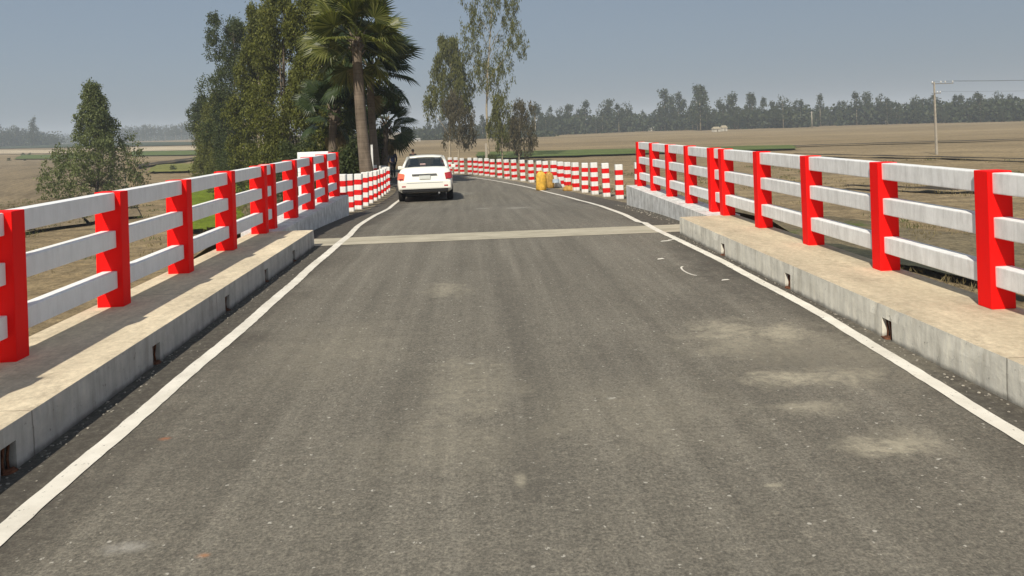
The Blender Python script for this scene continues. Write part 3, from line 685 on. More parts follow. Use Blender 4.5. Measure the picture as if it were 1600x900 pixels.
    for s in (-1, 1):
        for y in (.85, 3.42):
            wl = thing('wheel', '', '', (s * .755, y, .305)); wl.parent = t
            for k in ('label', 'category'): del wl[k]
            prof = [(-.095, .19), (-.098, .27), (-.08, .298), (-.03, .305), (.03, .305), (.08, .298), (.098, .27), (.095, .19)]; bm = bmesh.new(); rows = []
            for (x, r) in prof: rows.append([bm.verts.new((x, r * math.cos(2 * PI * k / 32), r * math.sin(2 * PI * k / 32))) for k in range(32)])
            rows.append(rows[0])
            for a, b in zip(rows, rows[1:]):
                for k in range(32): f = bm.faces.new((a[k], a[(k + 1) % 32], b[(k + 1) % 32], b[k])); f.smooth = True
            obj('tyre', bm, 'tyre', wl)
            bm = bmesh.new(); bmesh.ops.create_cone(bm, cap_ends=True, segments=24, radius1=.19, radius2=.17, depth=.13, matrix=Matrix.Rotation(PI / 2 * s, 4, 'Y'))
            for k in range(5):
                a = k * 2 * PI / 5; tube(bm, [(s * .075, .03 * math.cos(a), .03 * math.sin(a)), (s * .08, .17 * math.cos(a), .17 * math.sin(a))], .022, 6)
            obj('rim', bm, 'rim', wl)
        bm = bmesh.new(); box(bm, min(s * .83, s * .98), max(s * .83, s * .98), 2.72, 2.83, .97, 1.09, .03); obj('wing_mirror', bm, 'car_white', t)
        for y0, y1 in ((1.0, 1.93), (1.97, 2.95)):
            bm = bmesh.new(); box(bm, min(s * .846, s * .866), max(s * .846, s * .866), y0 + .08, y0 + .24, .78, .81, .005); obj('door_handle', bm, 'car_white', t)
        bm = bmesh.new(); box(bm, min(s * .50, s * .74), max(s * .50, s * .74), 4.16, 4.33, .58, .69, .03); obj('headlight', bm, 'porcelain', t)
car()

# ================================================================ PEOPLE
def skin(verts, edges, radii, sub=1):
    me = bpy.data.meshes.new('t'); me.from_pydata(verts, edges, []); o = bpy.data.objects.new('t', me); C.objects.link(o)
    md = o.modifiers.new('s', 'SKIN'); md.use_smooth_shade = True
    for i, r in enumerate(radii): me.skin_vertices[0].data[i].radius = (r if isinstance(r, tuple) else (r, r))
    me.skin_vertices[0].data[0].use_root = True
    if sub: s2 = o.modifiers.new('u', 'SUBSURF'); s2.levels = sub; s2.render_levels = sub
    dg = bpy.context.evaluated_depsgraph_get(); out = bpy.data.meshes.new_from_object(o.evaluated_get(dg)); bpy.data.objects.remove(o)
    for p in out.polygons: p.use_smooth = True
    return out
def person(loc, rz, label, h=1.66, top='navy_cloth', stride=.13):
    t = thing('person', label, 'person', loc, rz)
    k = h / 1.7
    V = [(0, 0, .93), (0, 0, 1.08), (0, .0, 1.25), (0, 0, 1.40), (0, .01, 1.48), (0, .02, 1.56), (0, .025, 1.64),           # pelvis..head 0-6
         (.17, 0, 1.38), (.225, -.02, 1.12), (.215, .07, .90), (.21, .11, .80),                                              # right arm 7-10
         (-.17, 0, 1.38), (-.225, .03, 1.12), (-.215, .10, .90), (-.21, .14, .80),                                           # left arm 11-14
         (.09, 0, .86), (.10, stride, .50), (.10, stride * .6, .10), (.10, stride * .6 + .13, .035),                         # right leg 15-18
         (-.09, 0, .86), (-.10, -stride * .3, .50), (-.10, -stride * 1.3, .11), (-.10, -stride * 1.3 + .12, .035)]           # left leg 19-22
    V = [(x * k, y * k, z * k) for x, y, z in V]
    E_ = [(0, 1), (1, 2), (2, 3), (3, 4), (4, 5), (5, 6), (3, 7), (7, 8), (8, 9), (9, 10), (3, 11), (11, 12), (12, 13), (13, 14), (0, 15), (15, 16), (16, 17), (17, 18), (0, 19), (19, 20), (20, 21), (21, 22)]
    R_ = [(.145, .10), (.13, .095), (.15, .10), (.12, .08), .05, .085, .08, .055, .042, .034, .04, .055, .042, .034, .04, .085, .058, .04, (.045, .035), .085, .058, .04, (.045, .035)]
    R_ = [tuple(a * k for a in r) if isinstance(r, tuple) else r * k for r in R_]
    obj('body', skin(V, E_, R_), 'skin', t)
    fat = lambda idx, add: [tuple(a + add for a in (R_[i] if isinstance(R_[i], tuple) else (R_[i],) * 2)) for i in idx]
    idx = [1, 2, 3, 0, 7, 8, 9, 11, 12, 13]; mp = {v: i for i, v in enumerate(idx)}
    ed = [(mp[a], mp[b]) for a, b in E_ if a in mp and b in mp]
    obj('shirt', skin([V[i] for i in idx], ed, fat(idx, .022)), top, t)
    idx = [0, 15, 16, 17, 19, 20, 21]; mp = {v: i for i, v in enumerate(idx)}; ed = [(mp[a], mp[b]) for a, b in E_ if a in mp and b in mp]
    obj('trousers', skin([V[i] for i in idx], ed, fat(idx, .024)), 'dark_cloth', t)
    bm = bmesh.new(); bmesh.ops.create_uvsphere(bm, u_segments=16, v_segments=10, radius=.098 * k, matrix=Matrix.Translation((0, 0, 1.635 * k)) @ Matrix.Diagonal((.95, 1.08, 1.05, 1)))
    bmesh.ops.delete(bm, geom=[v for v in bm.verts if v.co.z < 1.585 * k or (v.co.y > .06 * k and v.co.z < 1.66 * k)], context='VERTS'); smooth(obj('hair', bm, 'hair', t))
    for s in (-1, 1):
        bm = bmesh.new(); tube(bm, [(s * .21 * k, .10 * k, .82 * k), (s * .205 * k, .125 * k, .76 * k)], [.03, .026], 8)
        for j in range(4): tube(bm, [(s * (.205) * k, (.10 + .018 * j) * k, .765 * k), (s * .2 * k, (.105 + .02 * j) * k, (.70 - .01 * (j % 2)) * k), (s * .185 * k, (.11 + .018 * j) * k, .672 * k)], [.010, .009, .007], 6)
        tube(bm, [(s * .2 * k, .14 * k, .79 * k), (s * .19 * k, .165 * k, .745 * k)], [.011, .008], 6); obj('hand', bm, 'skin', t)
    return t
p = atd(614, 260, 44.0); person((p.x, p.y, zroad(p.y) - .0), .3, 'person in dark navy shirt standing by the left bollards beside the white car', 1.7)
p = atd(645.5, 250, 45.5); person((p.x, p.y, zroad(p.y)), -.2, 'person beyond the white car, only the dark head showing above its roof', 1.62, 'dark_cloth')

# ================================================================ SACKS by the right row
def sack(x, y, z, w_, d, h, mat, label, tie=True, lean=0, name='sack'):
    t = thing(name, label, 'sack', (x, y, z), random.uniform(-.3, .3), 'sacks left at the right road edge')
    bm = bmesh.new(); rows = []; n = 20
    for k, (f, r) in enumerate([(0, .72), (.06, .95), (.25, 1.0), (.5, .96), (.72, .92), (.85, .78), (.93, .5), (.97, .28), (1.0, .34)]):
        rows.append([bm.verts.new((w_ / 2 * r * math.cos(a) * (1 + .07 * math.sin(3 * a + f * 5)) + lean * f, d / 2 * r * math.sin(a) * (1 + .08 * math.sin(5 * a + k)), h * f + .012 * math.sin(4 * a + k))) for a in [2 * PI * j / n for j in range(n)]])
    for a, b in zip(rows, rows[1:]):
        for j in range(n): f_ = bm.faces.new((a[j], a[(j + 1) % n], b[(j + 1) % n], b[j])); f_.smooth = True
    bm.faces.new(rows[0][::-1]); bm.faces.new(rows[-1]); obj('bag', bm, mat, t)
    bm = bmesh.new(); rr = .29 * .5
    tube(bm, [(w_ * rr * math.cos(a) + lean * .97, d * rr * math.sin(a), h * .965) for a in [2 * PI * j / 12 for j in range(13)]], .012, 6); obj('tie', bm, 'rust', t)
    return t
def at_road(px, py):
    for z in np.arange(-.2, -1.3, -.01):
        q = atz(px, py, z)
        if zroad(q.y) >= z: return Vector((q.x, q.y, zroad(q.y)))
    return q
q = at_road(846, 297.5); sack(q.x, q.y, q.z - .01, .40, .36, .72, 'yellow_sack', 'tall bright yellow sack standing on the right edge line, leftmost of the pile')
q = at_road(860, 294); sack(q.x, q.y, q.z - .01, .34, .34, .64, 'ochre_sack', 'duller ochre sack standing right behind the bright yellow sack', lean=-.04)
q = at_road(872, 294); sack(q.x, q.y + .3, q.z - .01, .30, .28, .34, 'white_sack', 'small white bag with blue base beside the ochre sack')
bm = bmesh.new(); bmesh.ops.create_cone(bm, cap_ends=True, segments=16, radius1=.13, radius2=.12, depth=.12, matrix=Matrix.Translation((q.x - .08, q.y - .05, q.z + .28)))
t_ = bpy.data.objects  # noqa
o = obj('blue_cap', bm, 'blue_sack', None); par = [x for x in C.objects if x.get('label', '').startswith('small white bag')][0]; o.parent = par; o.matrix_parent_inverse = par.matrix_basis.inverted() if hasattr(par, 'matrix_basis') else Matrix()
q = at_road(888, 298); sack(q.x, q.y, q.z - .01, .42, .3, .2, 'ochre_sack', 'low slumped ochre sack lying at the foot of the bollards', lean=.05)

# ================================================================ TREES
def trunk_mesh(pts, rad, limbs, n=8):
    bm = bmesh.new(); tube(bm, pts, rad, n)
    for lp, lr in limbs: tube(bm, lp, lr, 6)
    return bm
def tree(name, label, loc, H_, R_, t0=.15, n_cl=400, m=60, leaf=(.16, .07), sig=.32, mat='olive_leaf', bark='brown_bark', prof=None, rt=.2, droop=.5, seed=0, group=None, nlimb=14, lean=(0, 0), stretch=1.4, cat='tree', crown_edge=.93, trunks=1, lump=3.4, fineness=3.2):
    global rng
    if fineness > 1: n_cl = int(n_cl * fineness); m = max(8, int(m / fineness)); sig = sig * .42
    rng = np.random.default_rng(seed + 100); rd = random.Random(seed)
    t = thing(name, label, cat, loc, 0, group)
    prof = prof or (lambda f: math.sin(PI * min(1, max(0, (f * .92 + .08))) ** .8) ** .6)
    axis = lambda z: Vector((lean[0] * (z / H_) ** 1.5 + .015 * H_ * math.sin(z / H_ * 5 + seed), lean[1] * z / H_ + .01 * H_ * math.sin(z / H_ * 4 + seed * 2), z))
    cl = []
    # lumpy silhouette: clusters gather round limb ends
    nlimb = int(nlimb * lump); hubs = []
    for k in range(nlimb):
        f = (k + .5 + rd.uniform(-.4, .4)) / nlimb; a = k * 2.4 + rd.uniform(-.7, .7); r = R_ * prof(f) * rd.uniform(.35, 1.08)
        z = H_ * (t0 + (1 - t0) * f) ; c = axis(z) ; hubs.append((Vector((c.x + r * math.cos(a), c.y + r * math.sin(a), z)), R_ * prof(f)))
    for k in range(n_cl):
        h, rr = hubs[rd.randrange(nlimb)]
        if rd.random() < crown_edge:
            d = Vector((rd.gauss(0, 1), rd.gauss(0, 1), rd.gauss(0, 1))).normalized() * rd.uniform(.5, 1.0) ** .5; s_ = max(.12 * R_, rr * (.20 + .16 * ((hash((round(h.x, 3), round(h.y, 3))) % 97) / 97)))
            cl.append(h + Vector((d.x * s_, d.y * s_, d.z * s_ * 1.5)))
        else:
            f = rd.random(); z = H_ * (t0 + (1 - t0) * f); c = axis(z); a = rd.uniform(0, 2 * PI); r = R_ * prof(f) * math.sqrt(rd.random()) * .95; cl.append(Vector((c.x + r * math.cos(a), c.y + r * math.sin(a), z)))
    CL = np.array([tuple(c) for c in cl]);  P = np.repeat(CL, m, axis=0); P = P + rng.normal(size=P.shape) * np.array([sig, sig, sig * stretch]) 
    P[:, 2] = np.clip(P[:, 2], .15, None)
    D = unit(rng.normal(size=P.shape) + np.array([0, 0, -droop * 2.5]))
    crown = obj('crown', leaf_mesh('crown', P, D, leaf[0], leaf[1]), mat, t)
    tops = [axis(H_ * f) for f in (0, .03, .12, .3, .5, .7, .88, .97)]; tr = [rt * 1.5, rt * 1.1, rt, rt * .82, rt * .6, rt * .36, rt * .16, rt * .05]
    limbs = []
    for h, rr in hubs:
        z0 = max(.1 * H_, h.z - rr * rd.uniform(.5, 1.1)); a = axis(z0); mid = a.lerp(h, .5) + Vector((0, 0, .1 * rr)); lr = rt * .38 * (1 - z0 / H_ * .7); limbs.append(([a, mid, h], [lr, lr * .6, lr * .25]))
    obj('trunk', trunk_mesh(tops, tr, limbs), bark, t)
    for k in range(trunks - 1):
        ox = Vector((rd.uniform(-.5, .5) * R_, rd.uniform(-.5, .5) * R_, 0)); pts = [ox + axis(H_ * f) * 1.0 * (1 if f else 1) for f in (0, .15, .35, .6)]; bm = bmesh.new(); tube(bm, pts, [rt * .6, rt * .5, rt * .4, rt * .15], 7); obj('trunk', bm, bark, t)
    return t
def gz(p, base=None): return Vector((p.x, p.y, base if base is not None else ground_z(p.x, p.y)))
def place(px, d, base): p = atd(px, 220, d); return Vector((p.x, p.y, base))
col = lambda f: (math.sin(PI * min(1, f * .86 + .14) ** .9)) ** .45
# the left-hand row, following the road as it swings left; (photo x, distance, base z, height, radius ...)
tree('roadside_tree', 'tall dense olive tree just left behind the fan palm, top out of frame', place(505, 47, -1.9), 13.5, 1.9, .10, 620, 60, (.20, .085), .34, 'olive_leaf', 'pale_bark', col, .17, .6, 1, trunks=3)
tree('roadside_tree', 'tall leafy olive tree rising out of frame, in the middle of the left row', place(452, 55, -2.2), 16, 2.3, .06, 720, 60, (.22, .09), .38, 'olive_leaf', 'brown_bark', col, .19, .6, 2, trunks=2)
tree('roadside_tree', 'broad olive tree with notched top, third from the palm in the left row', place(408, 66, -2.6), 15.5, 2.5, .04, 680, 60, (.24, .10), .40, 'olive_leaf', 'pale_bark', lambda f: (1 - f) ** .35 * .95 + .05, .2, .6, 3, trunks=3)
tree('roadside_tree', 'tree with airy grey green top standing apart near the left end of the row', place(368, 82, -3.0), 17.6, 3.0, .04, 620, 60, (.25, .11), .45, 'dark_leaf', 'brown_bark', lambda f: .55 + .45 * math.sin(PI * (f * .8 + .15)), .22, .5, 4)
tree('roadside_tree', 'lower rounded tree filling the left end of the row above the green paddy', place(345, 98, -3.4), 10.5, 3.4, .03, 600, 60, (.28, .12), .5, 'olive_leaf', 'brown_bark', lambda f: (1 - f) ** .3, .2, .5, 5, trunks=2)
tree('roadside_tree', 'small dark tree with a round head, leftmost of the left row', place(318, 112, -3.6), 11.2, 2.1, .35, 260, 60, (.26, .12), .42, 'dark_leaf', 'brown_bark', None, .2, .4, 6)
tree('roadside_tree', 'dark leafy tree directly behind the fan palm trunk', place(545, 60, -2.6), 16.5, 2.2, .06, 460, 60, (.24, .1), .42, 'dark_leaf', 'brown_bark', col, .2, .5, 7)
tree('roadside_tree', 'slim tree between the leftmost small tree and the airy one', place(333, 104, -3.6), 9.8, 2.2, .04, 300, 60, (.28, .12), .45, 'olive_leaf', 'brown_bark', lambda f: (1 - f) ** .3, .16, .5, 8)
# scrub under the row
for k, (px, d, b, h, r, mt, lb) in enumerate([(535, 33, -1.7, 2.3, 1.5, 'dark_leaf', 'dark shrub at the foot of the fan palm, behind the left bollards'), (505, 38, -1.9, 2.6, 1.6, 'olive_leaf', 'olive shrub behind the far end of the left railing'), (470, 45, -2.4, 3.4, 2.0, 'dark_leaf', 'dark shrub under the tall olive trees behind the left railing'), (425, 56, -3.0, 3.8, 2.4, 'olive_leaf', 'wide olive shrub under the notched tree'), (380, 70, -3.4, 4.2, 2.8, 'dark_leaf', 'dark shrub below the airy grey green tree'), (560, 42, -2.0, 3.2, 1.5, 'dark_leaf', 'dark shrub seen just behind the fan palm trunk'), (586, 41, -1.9, 3.6, .75, 'dark_leaf', 'narrow dark shrub close behind the palm trunks, left of the standing person'), (350, 88, -3.8, 3.6, 2.6, 'olive_leaf', 'low shrub at the left foot of the tree row')]):
    tree('shrub', lb, place(px, d, b), h, r, .05, 210, 55, (.16, .07), .3, mt, 'brown_bark', lambda f: (1 - f * .8) ** .5, .06, .3, 20 + k, 'scrub under the left row of trees', 8, cat='shrub')
# lone tree in the field at left
p = hit(152, 311); tree('field_tree', 'bushy pointed green tree standing alone in the ploughed field at left', (p.x, p.y, GZ), 11.0, 4.7, .03, 560, 50, (.24, .11), .34, 'shrub_leaf', 'brown_bark', lambda f: (.98 - .35 * f) if f < .46 else (.44 - .41 * max(0, f - .56) / .44), .16, .45, 31, nlimb=30, stretch=1.2, crown_edge=.95, lump=2.2)
# mid-distance eucalyptus
D1 = 120.
def euca(px, basey, topy, rpx, t0, label, seed, n_cl, mat, prof=None, m=34, lean=(0, 0), leaf=(.5, .13), rt=.2, sig=.42, nlimb=20, bark='pale_bark', ce=.75):
    sc = D1 / FPX; hz = PY0 - (px - PX0) * math.tan(ROLL); bz = EYE - (basey - hz) * sc; H_ = (basey - topy) * sc; p = atd(px, 220, D1)
    return tree('eucalyptus', label, (p.x, p.y, bz), H_, rpx * sc, t0, n_cl, m, leaf, sig, mat, bark, prof, rt, 1.6, seed, 'thin trees beyond the curve of the road', nlimb, lean, 2.6, crown_edge=ce, lump=1.3, fineness=1.6)
D1 = 125.
euca(765, 262, -45, 52, .40, 'tallest thin eucalyptus with a pale trunk beyond the road curve, top out of frame', 41, 330, 'euca_leaf', lambda f: .55 + .5 * math.sin(PI * min(1, f * .9 + .15)), lean=(1.0, 0), nlimb=18)
euca(705, 262, 60, 40, .42, 'shorter eucalyptus with a dense pointed head left of the tallest one', 42, 330, 'euca_leaf', lambda f: (1 - f) ** .6 + .12, m=46, nlimb=14)
D1 = 118.
euca(716, 258, 150, 30, .35, 'low brownish tree with hanging leaves under the shorter eucalyptus', 43, 110, 'brown_leaf', lambda f: .9 - .4 * f, m=46, rt=.12)
euca(783, 260, 152, 26, .30, 'low olive tree just right of the tall pale trunk', 44, 80, 'euca_leaf', lambda f: .9 - .4 * f, m=46, rt=.1)
euca(808, 262, 160, 28, .28, 'low brown leaning tree rightmost beyond the road curve', 45, 90, 'brown_leaf', lambda f: .95 - .5 * f, m=46, rt=.1, lean=(1.2, 0))
D1 = 118.
tree('shrub', 'green shrub at the foot of the tall pale trunk', atd(768, 256, 118) - Vector((0, 0, .3)), 1.6, 1.4, .0, 50, 40, (.2, .1), .25, 'green_grass', 'brown_bark', None, .04, 0, 46, cat='shrub')

# palms --------------------------------------------------------------
def frond_mesh(seed, dry=False):
    rd = random.Random(seed); V = []; F = []
    pet = rd.uniform(1.05, 1.5); n = 30; span = math.radians(250 if not dry else 180)
    # petiole as a thin triangular rod
    m_ = 6
    for k in range(m_ + 1):
        y = pet * k / m_; z = -.10 * (k / m_) ** 2; r = .035 - .018 * k / m_
        V += [(-r, y, z), (r, y, z), (0, y, z + r)]
        if k:
            a = (k - 1) * 3; b = k * 3
            for i in range(3): F.append((a + i, a + (i + 1) % 3, b + (i + 1) % 3, b + i))
    z0 = -.10
    for k in range(n):
        a0 = -span / 2 + span * k / n; da = span / n; a1 = a0 + da; am = (a0 + a1) / 2
        L = rd.uniform(.9, 1.08) * (1.12 if not dry else 1.0) * (.8 + .2 * math.cos(am)); fuse = .66
        fold = .03
        def pt(r, a, up=0):
            x = r * math.sin(a); y = pet + r * math.cos(a); z = z0 + up + .16 * abs(math.sin(a * .5)) ** 1.5 * r - (.30 if not dry else .75) * (r / 1.1) ** 2.6
            if dry: x *= .62
            return (x, y, z)
        i = len(V); V += [(0, pet, z0), pt(L * fuse, a0, 0), pt(L * fuse, am, fold), pt(L * fuse, a1, 0), pt(L, am + rd.uniform(-.03, .03), -rd.uniform(0, .10)), ]
        F += [(i, i + 1, i + 2, i + 2), (i, i + 2, i + 3, i + 3), (i + 1, i + 4, i + 2, i + 2), (i + 2, i + 4, i + 3, i + 3)]
    me = bpy.data.meshes.new('frond'); F2 = [f if len(set(f)) == 4 else tuple(dict.fromkeys(f)) for f in F]; me.from_pydata(V, [], F2); me.update(); return me
FR = {k: [] for k in ('palm_leaf', 'dark_palm_leaf', 'dry_palm_leaf')}
for mt in FR:
    for s in range(4):
        me = frond_mesh(s * 7 + len(mt), mt.startswith('dry')); me.materials.append(MAT[mt]); FR[mt].append(me)
def palm(label, base, top, rt, n=40, mat='palm_leaf', dry=8, seed=0, sc=1.0, flare=1.5):
    rd = random.Random(seed); t = thing('fan_palm', label, 'palm tree', base, 0); d = top - base
    pts = []; rad = []
    for k in range(15):
        f = k / 14; q = d * f + Vector((math.sin(f * PI) * -.10, 0, 0)); pts.append(q); rad.append(rt * 1.08 * (1 + (flare - 1) * (1 - f) ** 4) * (1 - .12 * f) * (1 + .02 * (k % 2)))
    bm = bmesh.new(); tube(bm, pts, rad, 14); obj('trunk', bm, 'palm_bark', t)
    bm = bmesh.new()
    for k in range(26):       # old leaf bases round the crown shaft
        a = k * 2.4; z = d.z - .75 + .035 * k; r0 = rt * .9; tube(bm, [(d.x + r0 * math.cos(a), d.y + r0 * math.sin(a), z), (d.x + (r0 + .16) * math.cos(a), d.y + (r0 + .16) * math.sin(a), z + .22)], [.05, .03], 5)
    obj('leaf_bases', bm, 'brown_bark', t)
    for k in range(n + dry):
        isdry = k >= n; az = k * 2.39996 + rd.uniform(-.2, .2); f = k / n
        if isdry and math.cos(az) < -.2: az += PI
        el = math.radians(84 - (138 if math.cos(az) > -.35 else 92) * f + rd.uniform(-8, 8)) if not isdry else math.radians(rd.uniform(-80, -58))
        me = rd.choice(FR['dry_palm_leaf' if isdry else mat]); o = bpy.data.objects.new('frond', me); C.objects.link(o); o.parent = t
        s_ = sc * rd.uniform(.88, 1.08) * (1 if not isdry else .85)
        q = Matrix.Rotation(az, 4, 'Z') @ Matrix.Rotation(el, 4, 'X') @ Matrix.Rotation(rd.uniform(-1.1, 1.1), 4, 'Y')
        o.matrix_basis = Matrix.Translation(d + Vector((0, 0, -.35 if isdry else -.25 + .25 * (1 - f)))) @ q @ Matrix.Scale(s_, 4)
    return t
D2 = 31.5
b = atd(577, 262, D2); tp = atd(557, 58, D2); b.z = zroad(b.y) - .45
palm('tall fan palm with grey brown trunk beside the left bollards, sunlit yellow green fans', b, tp, .215, 38, 'palm_leaf', 1, 1, 1.03, 1.6)
b = atd(592, 262, 36); tp = atd(578, 104, 36); b.z = -1.6
palm('dark fan palm behind the tall palm, its fans reaching right', b, tp, .17, 34, 'dark_palm_leaf', 1, 2, 1.22)
b = atd(522, 262, 37); tp = atd(522, 172, 37); b.z = -1.8
palm('short fan palm with dry hanging fans, left of the tall palm trunk', b, tp, .2, 24, 'dark_palm_leaf', 12, 3, .85)
b = atd(603, 262, 41); tp = atd(603, 190, 41); b.z = -1.8
palm('lowest fan palm with dark fans right of the tall palm trunk', b, tp, .18, 20, 'dark_palm_leaf', 5, 4, .85)

# ---- far treelines
def far_variant(kind, seed):
    global rng
    rng = np.random.default_rng(seed); rd = random.Random(seed); H_ = 1.0
    cl = []
    if kind == 'tall':
        for k in range(46): f = rd.random(); r = .15 * (math.sin(PI * (f * .8 + .18)) ** .7) * math.sqrt(rd.random()); a = rd.uniform(0, 6.3); cl.append((r * math.cos(a), r * math.sin(a), .18 + .82 * f))
    elif kind == 'round':
        for k in range(60): d = Vector((rd.gauss(0, 1), rd.gauss(0, 1), rd.gauss(0, 1))).normalized() * rd.random() ** .4; cl.append((.34 * d.x, .34 * d.y, .58 + .38 * d.z))
    elif kind == 'lolly':
        for k in range(40): d = Vector((rd.gauss(0, 1), rd.gauss(0, 1), rd.gauss(0, 1))).normalized() * rd.random() ** .4; cl.append((.13 * d.x, .13 * d.y, .80 + .18 * d.z))
    else:
        for k in range(50):
            f = rd.random(); cx = .16 * math.sin(f * 9 + seed); r = .2 * (1 - abs(f - .55)) * math.sqrt(rd.random()); a = rd.uniform(0, 6.3); cl.append((cx * .5 + r * math.cos(a), r * math.sin(a), .2 + .78 * f))
    P = np.repeat(np.array(cl), 16, axis=0); P = P + rng.normal(size=P.shape) * np.array([.028, .028, .038]); D = unit(rng.normal(size=P.shape) + np.array([0, 0, -.6]))
    cm = leaf_mesh('crown', P, D, .055, .035); cm.materials.append(MAT['far_leaf'])
    bm = bmesh.new(); tube(bm, [(0, 0, 0), (.01, 0, .4), (0, 0, .85)], [.016, .012, .004], 6); tm = bpy.data.meshes.new('trunk'); bm.to_mesh(tm); bm.free(); tm.materials.append(MAT['pale_bark' if seed % 2 else 'brown_bark'])
    return cm, tm
KINDS = ['tall', 'tall', 'round', 'crook', 'tall', 'round', 'crook', 'lolly']
FV = [far_variant(k, 200 + i) for i, k in enumerate(KINDS)]
def far_tree(px, d, h, v, label, group, wid=1.0):
    p = atd(px, 220, d); gzv = ground_z(p.x, p.y); t = thing('distant_tree', label, 'tree', (p.x, p.y, gzv - .2), random.uniform(0, 6.28), group)
    t.scale = (h * wid, h * wid, h)
    for nm, me in zip(('crown', 'trunk'), FV[v]): o = bpy.data.objects.new(nm, me); C.objects.link(o); o.parent = t
    return t
def dline(px):       # distance of the wood's front edge by bearing
    K = [(640, 430), (850, 400), (1000, 440), (1130, 400), (1262, 370), (1265, 400), (1400, 380), (1600, 330), (1750, 320)]
    for (a, da), (b, db) in zip(K, K[1:]):
        if a <= px <= b: return da + (db - da) * (px - a) / (b - a)
    return K[-1][1]
def skyline(px):     # photo y of the treetops
    K = [(640, 190), (720, 185), (800, 182), (850, 160), (900, 155), (940, 158), (960, 160), (1000, 165), (1020, 160), (1035, 143), (1060, 150), (1095, 138), (1120, 145), (1160, 150), (1200, 150), (1230, 152), (1260, 155), (1280, 152), (1320, 150), (1370, 146), (1400, 156), (1440, 145), (1480, 155), (1520, 150), (1570, 143), (1600, 148), (1750, 145)]
    for (a, ya), (b, yb) in zip(K, K[1:]):
        if a <= px <= b: return ya + (yb - ya) * (px - a) / (b - a)
    return 150
rr = random.Random(5); px = 655.
segs = [(640, 850, 'hazy tree in the distant wood between the thin eucalyptus trees', 'distant wood behind the thin trees'), (850, 1170, 'hazy tree in the distant wood left of the white hut', 'distant wood above the far end of the right railing'), (1170, 1450, 'hazy tree in the distant wood between the hut and the power pole', 'distant wood left of the power pole'), (1450, 1900, 'hazy tree in the distant wood right of the power pole', 'distant wood right of the power pole')]
while px < 1720:
    d = dline(px) * rr.uniform(1.0, 1.12); hz = PY0 - (px - PX0) * math.tan(ROLL); ty = skyline(px) + rr.choice([-4, 2, 8, 15, 22, 26]); h = (hz - ty) * d / FPX + EYE - GZ
    sg = [s for s in segs if s[0] <= px < s[1]][0]; v = rr.choice([0, 0, 1, 1, 4, 3, 6, 2, 5]); wd = 1.0 if v in (0, 1, 4) else .8
    kd = {0: 'slender', 1: 'slender', 4: 'slender', 2: 'round headed', 5: 'round headed', 3: 'uneven', 6: 'uneven'}[v]; far_tree(px, d, max(6, h), v, kd + ' ' + sg[2], kd + ' trees, ' + sg[3], wd * rr.uniform(.85, 1.25)); px += rr.uniform(4.2, 8.5)
far_tree(837, 380, 17.5, 7, 'thin tree with a round ball head above the wood, just right of the eucalyptus', None or 'landmark trees of the distant wood', 1.1)
far_tree(1095, 395, 24, 3, 'crooked tallest tree of the distant wood above the right railing', 'landmark trees of the distant wood', .9)
# left far woods
px = -90.
while px < 88:
    pk = 8 if 48 < px < 60 else 0; d = 640 * rr.uniform(1, 1.1); hz = PY0 - (px - PX0) * math.tan(ROLL); ty = (194 if px < 30 else 196 + max(0, px - 55) * .6) + rr.uniform(0, 10) - pk
    h = (hz - ty) * d / FPX + EYE + .9; far_tree(px, d, max(8, h), rr.choice([2, 5, 2, 6, 3]), 'grey blue tree in the hazy wood at the far left edge', 'hazy wood at the left edge', rr.uniform(.9, 1.3)); px += rr.uniform(5, 9)
far_tree(53, 620, 25, 0, 'tall narrow spire tree rising from the hazy wood at the far left', 'landmark trees of the distant wood', .8)
px = 92.
while px < 345:
    d = 1150 * rr.uniform(1, 1.1) if px < 190 else 900 * rr.uniform(1, 1.1); hz = PY0 - (px - PX0) * math.tan(ROLL); ty = (208 if px < 190 else 191 - max(0, px - 240) * .08) + rr.uniform(0, 8)
    h = (hz - ty) * d / FPX + EYE + .9; far_tree(px, d, max(8, h), rr.choice([2, 5, 2, 5, 3]), 'pale blue tree in the faintest distant wood behind the lone field tree', 'faintest wood at left', rr.uniform(.9, 1.3)); px += rr.uniform(6, 11)
# the mass behind and the undergrowth, uncountable
def mass(name, spec, label):
    global rng
    rng = np.random.default_rng(77); P = []
    for (px, d, h, spread) in spec:
        p = atd(px, 220, d); z = ground_z(p.x, p.y); k = 26
        q = rng.normal(size=(k, 3)) * np.array([spread, spread * 1.4, 1]) ; q[:, 2] = rng.random(k) * h; P.append(q + np.array([p.x, p.y, z]))
    P = np.concatenate(P); D = unit(rng.normal(size=P.shape)); o = obj(name, leaf_mesh(name, P, D, 1.9, 1.3), 'far_leaf'); tag(o, label, 'woodland', None, 'stuff')
spec = []
for k in range(1500):
    px = 640 + 1130 * k / 1500; d = dline(px); spec.append((px, d * rr.uniform(1.02, 1.18), rr.uniform(6, 11.5) if px > 850 else rr.uniform(3, 7), 2.2))
mass('woodland', spec, 'dark mass of undergrowth and trunks filling the distant wood at right')
spec = [( -100 + 190 * k / 260, 660 * rr.uniform(1, 1.15), rr.uniform(6, 13), 3) for k in range(260)] + [(88 + 260 * k / 420, 1000 * rr.uniform(1, 1.2), rr.uniform(6, 15), 5) for k in range(420)]
mass('woodland', spec, 'blue grey mass of the far hazy woods at left')
spec = [(px_, dline(px_) * .94, rr.uniform(.6, 2.2), 2) for px_ in np.linspace(640, 860, 150)]
mass('undergrowth', spec, 'low pale scrub in front of the distant wood behind the eucalyptus trees')

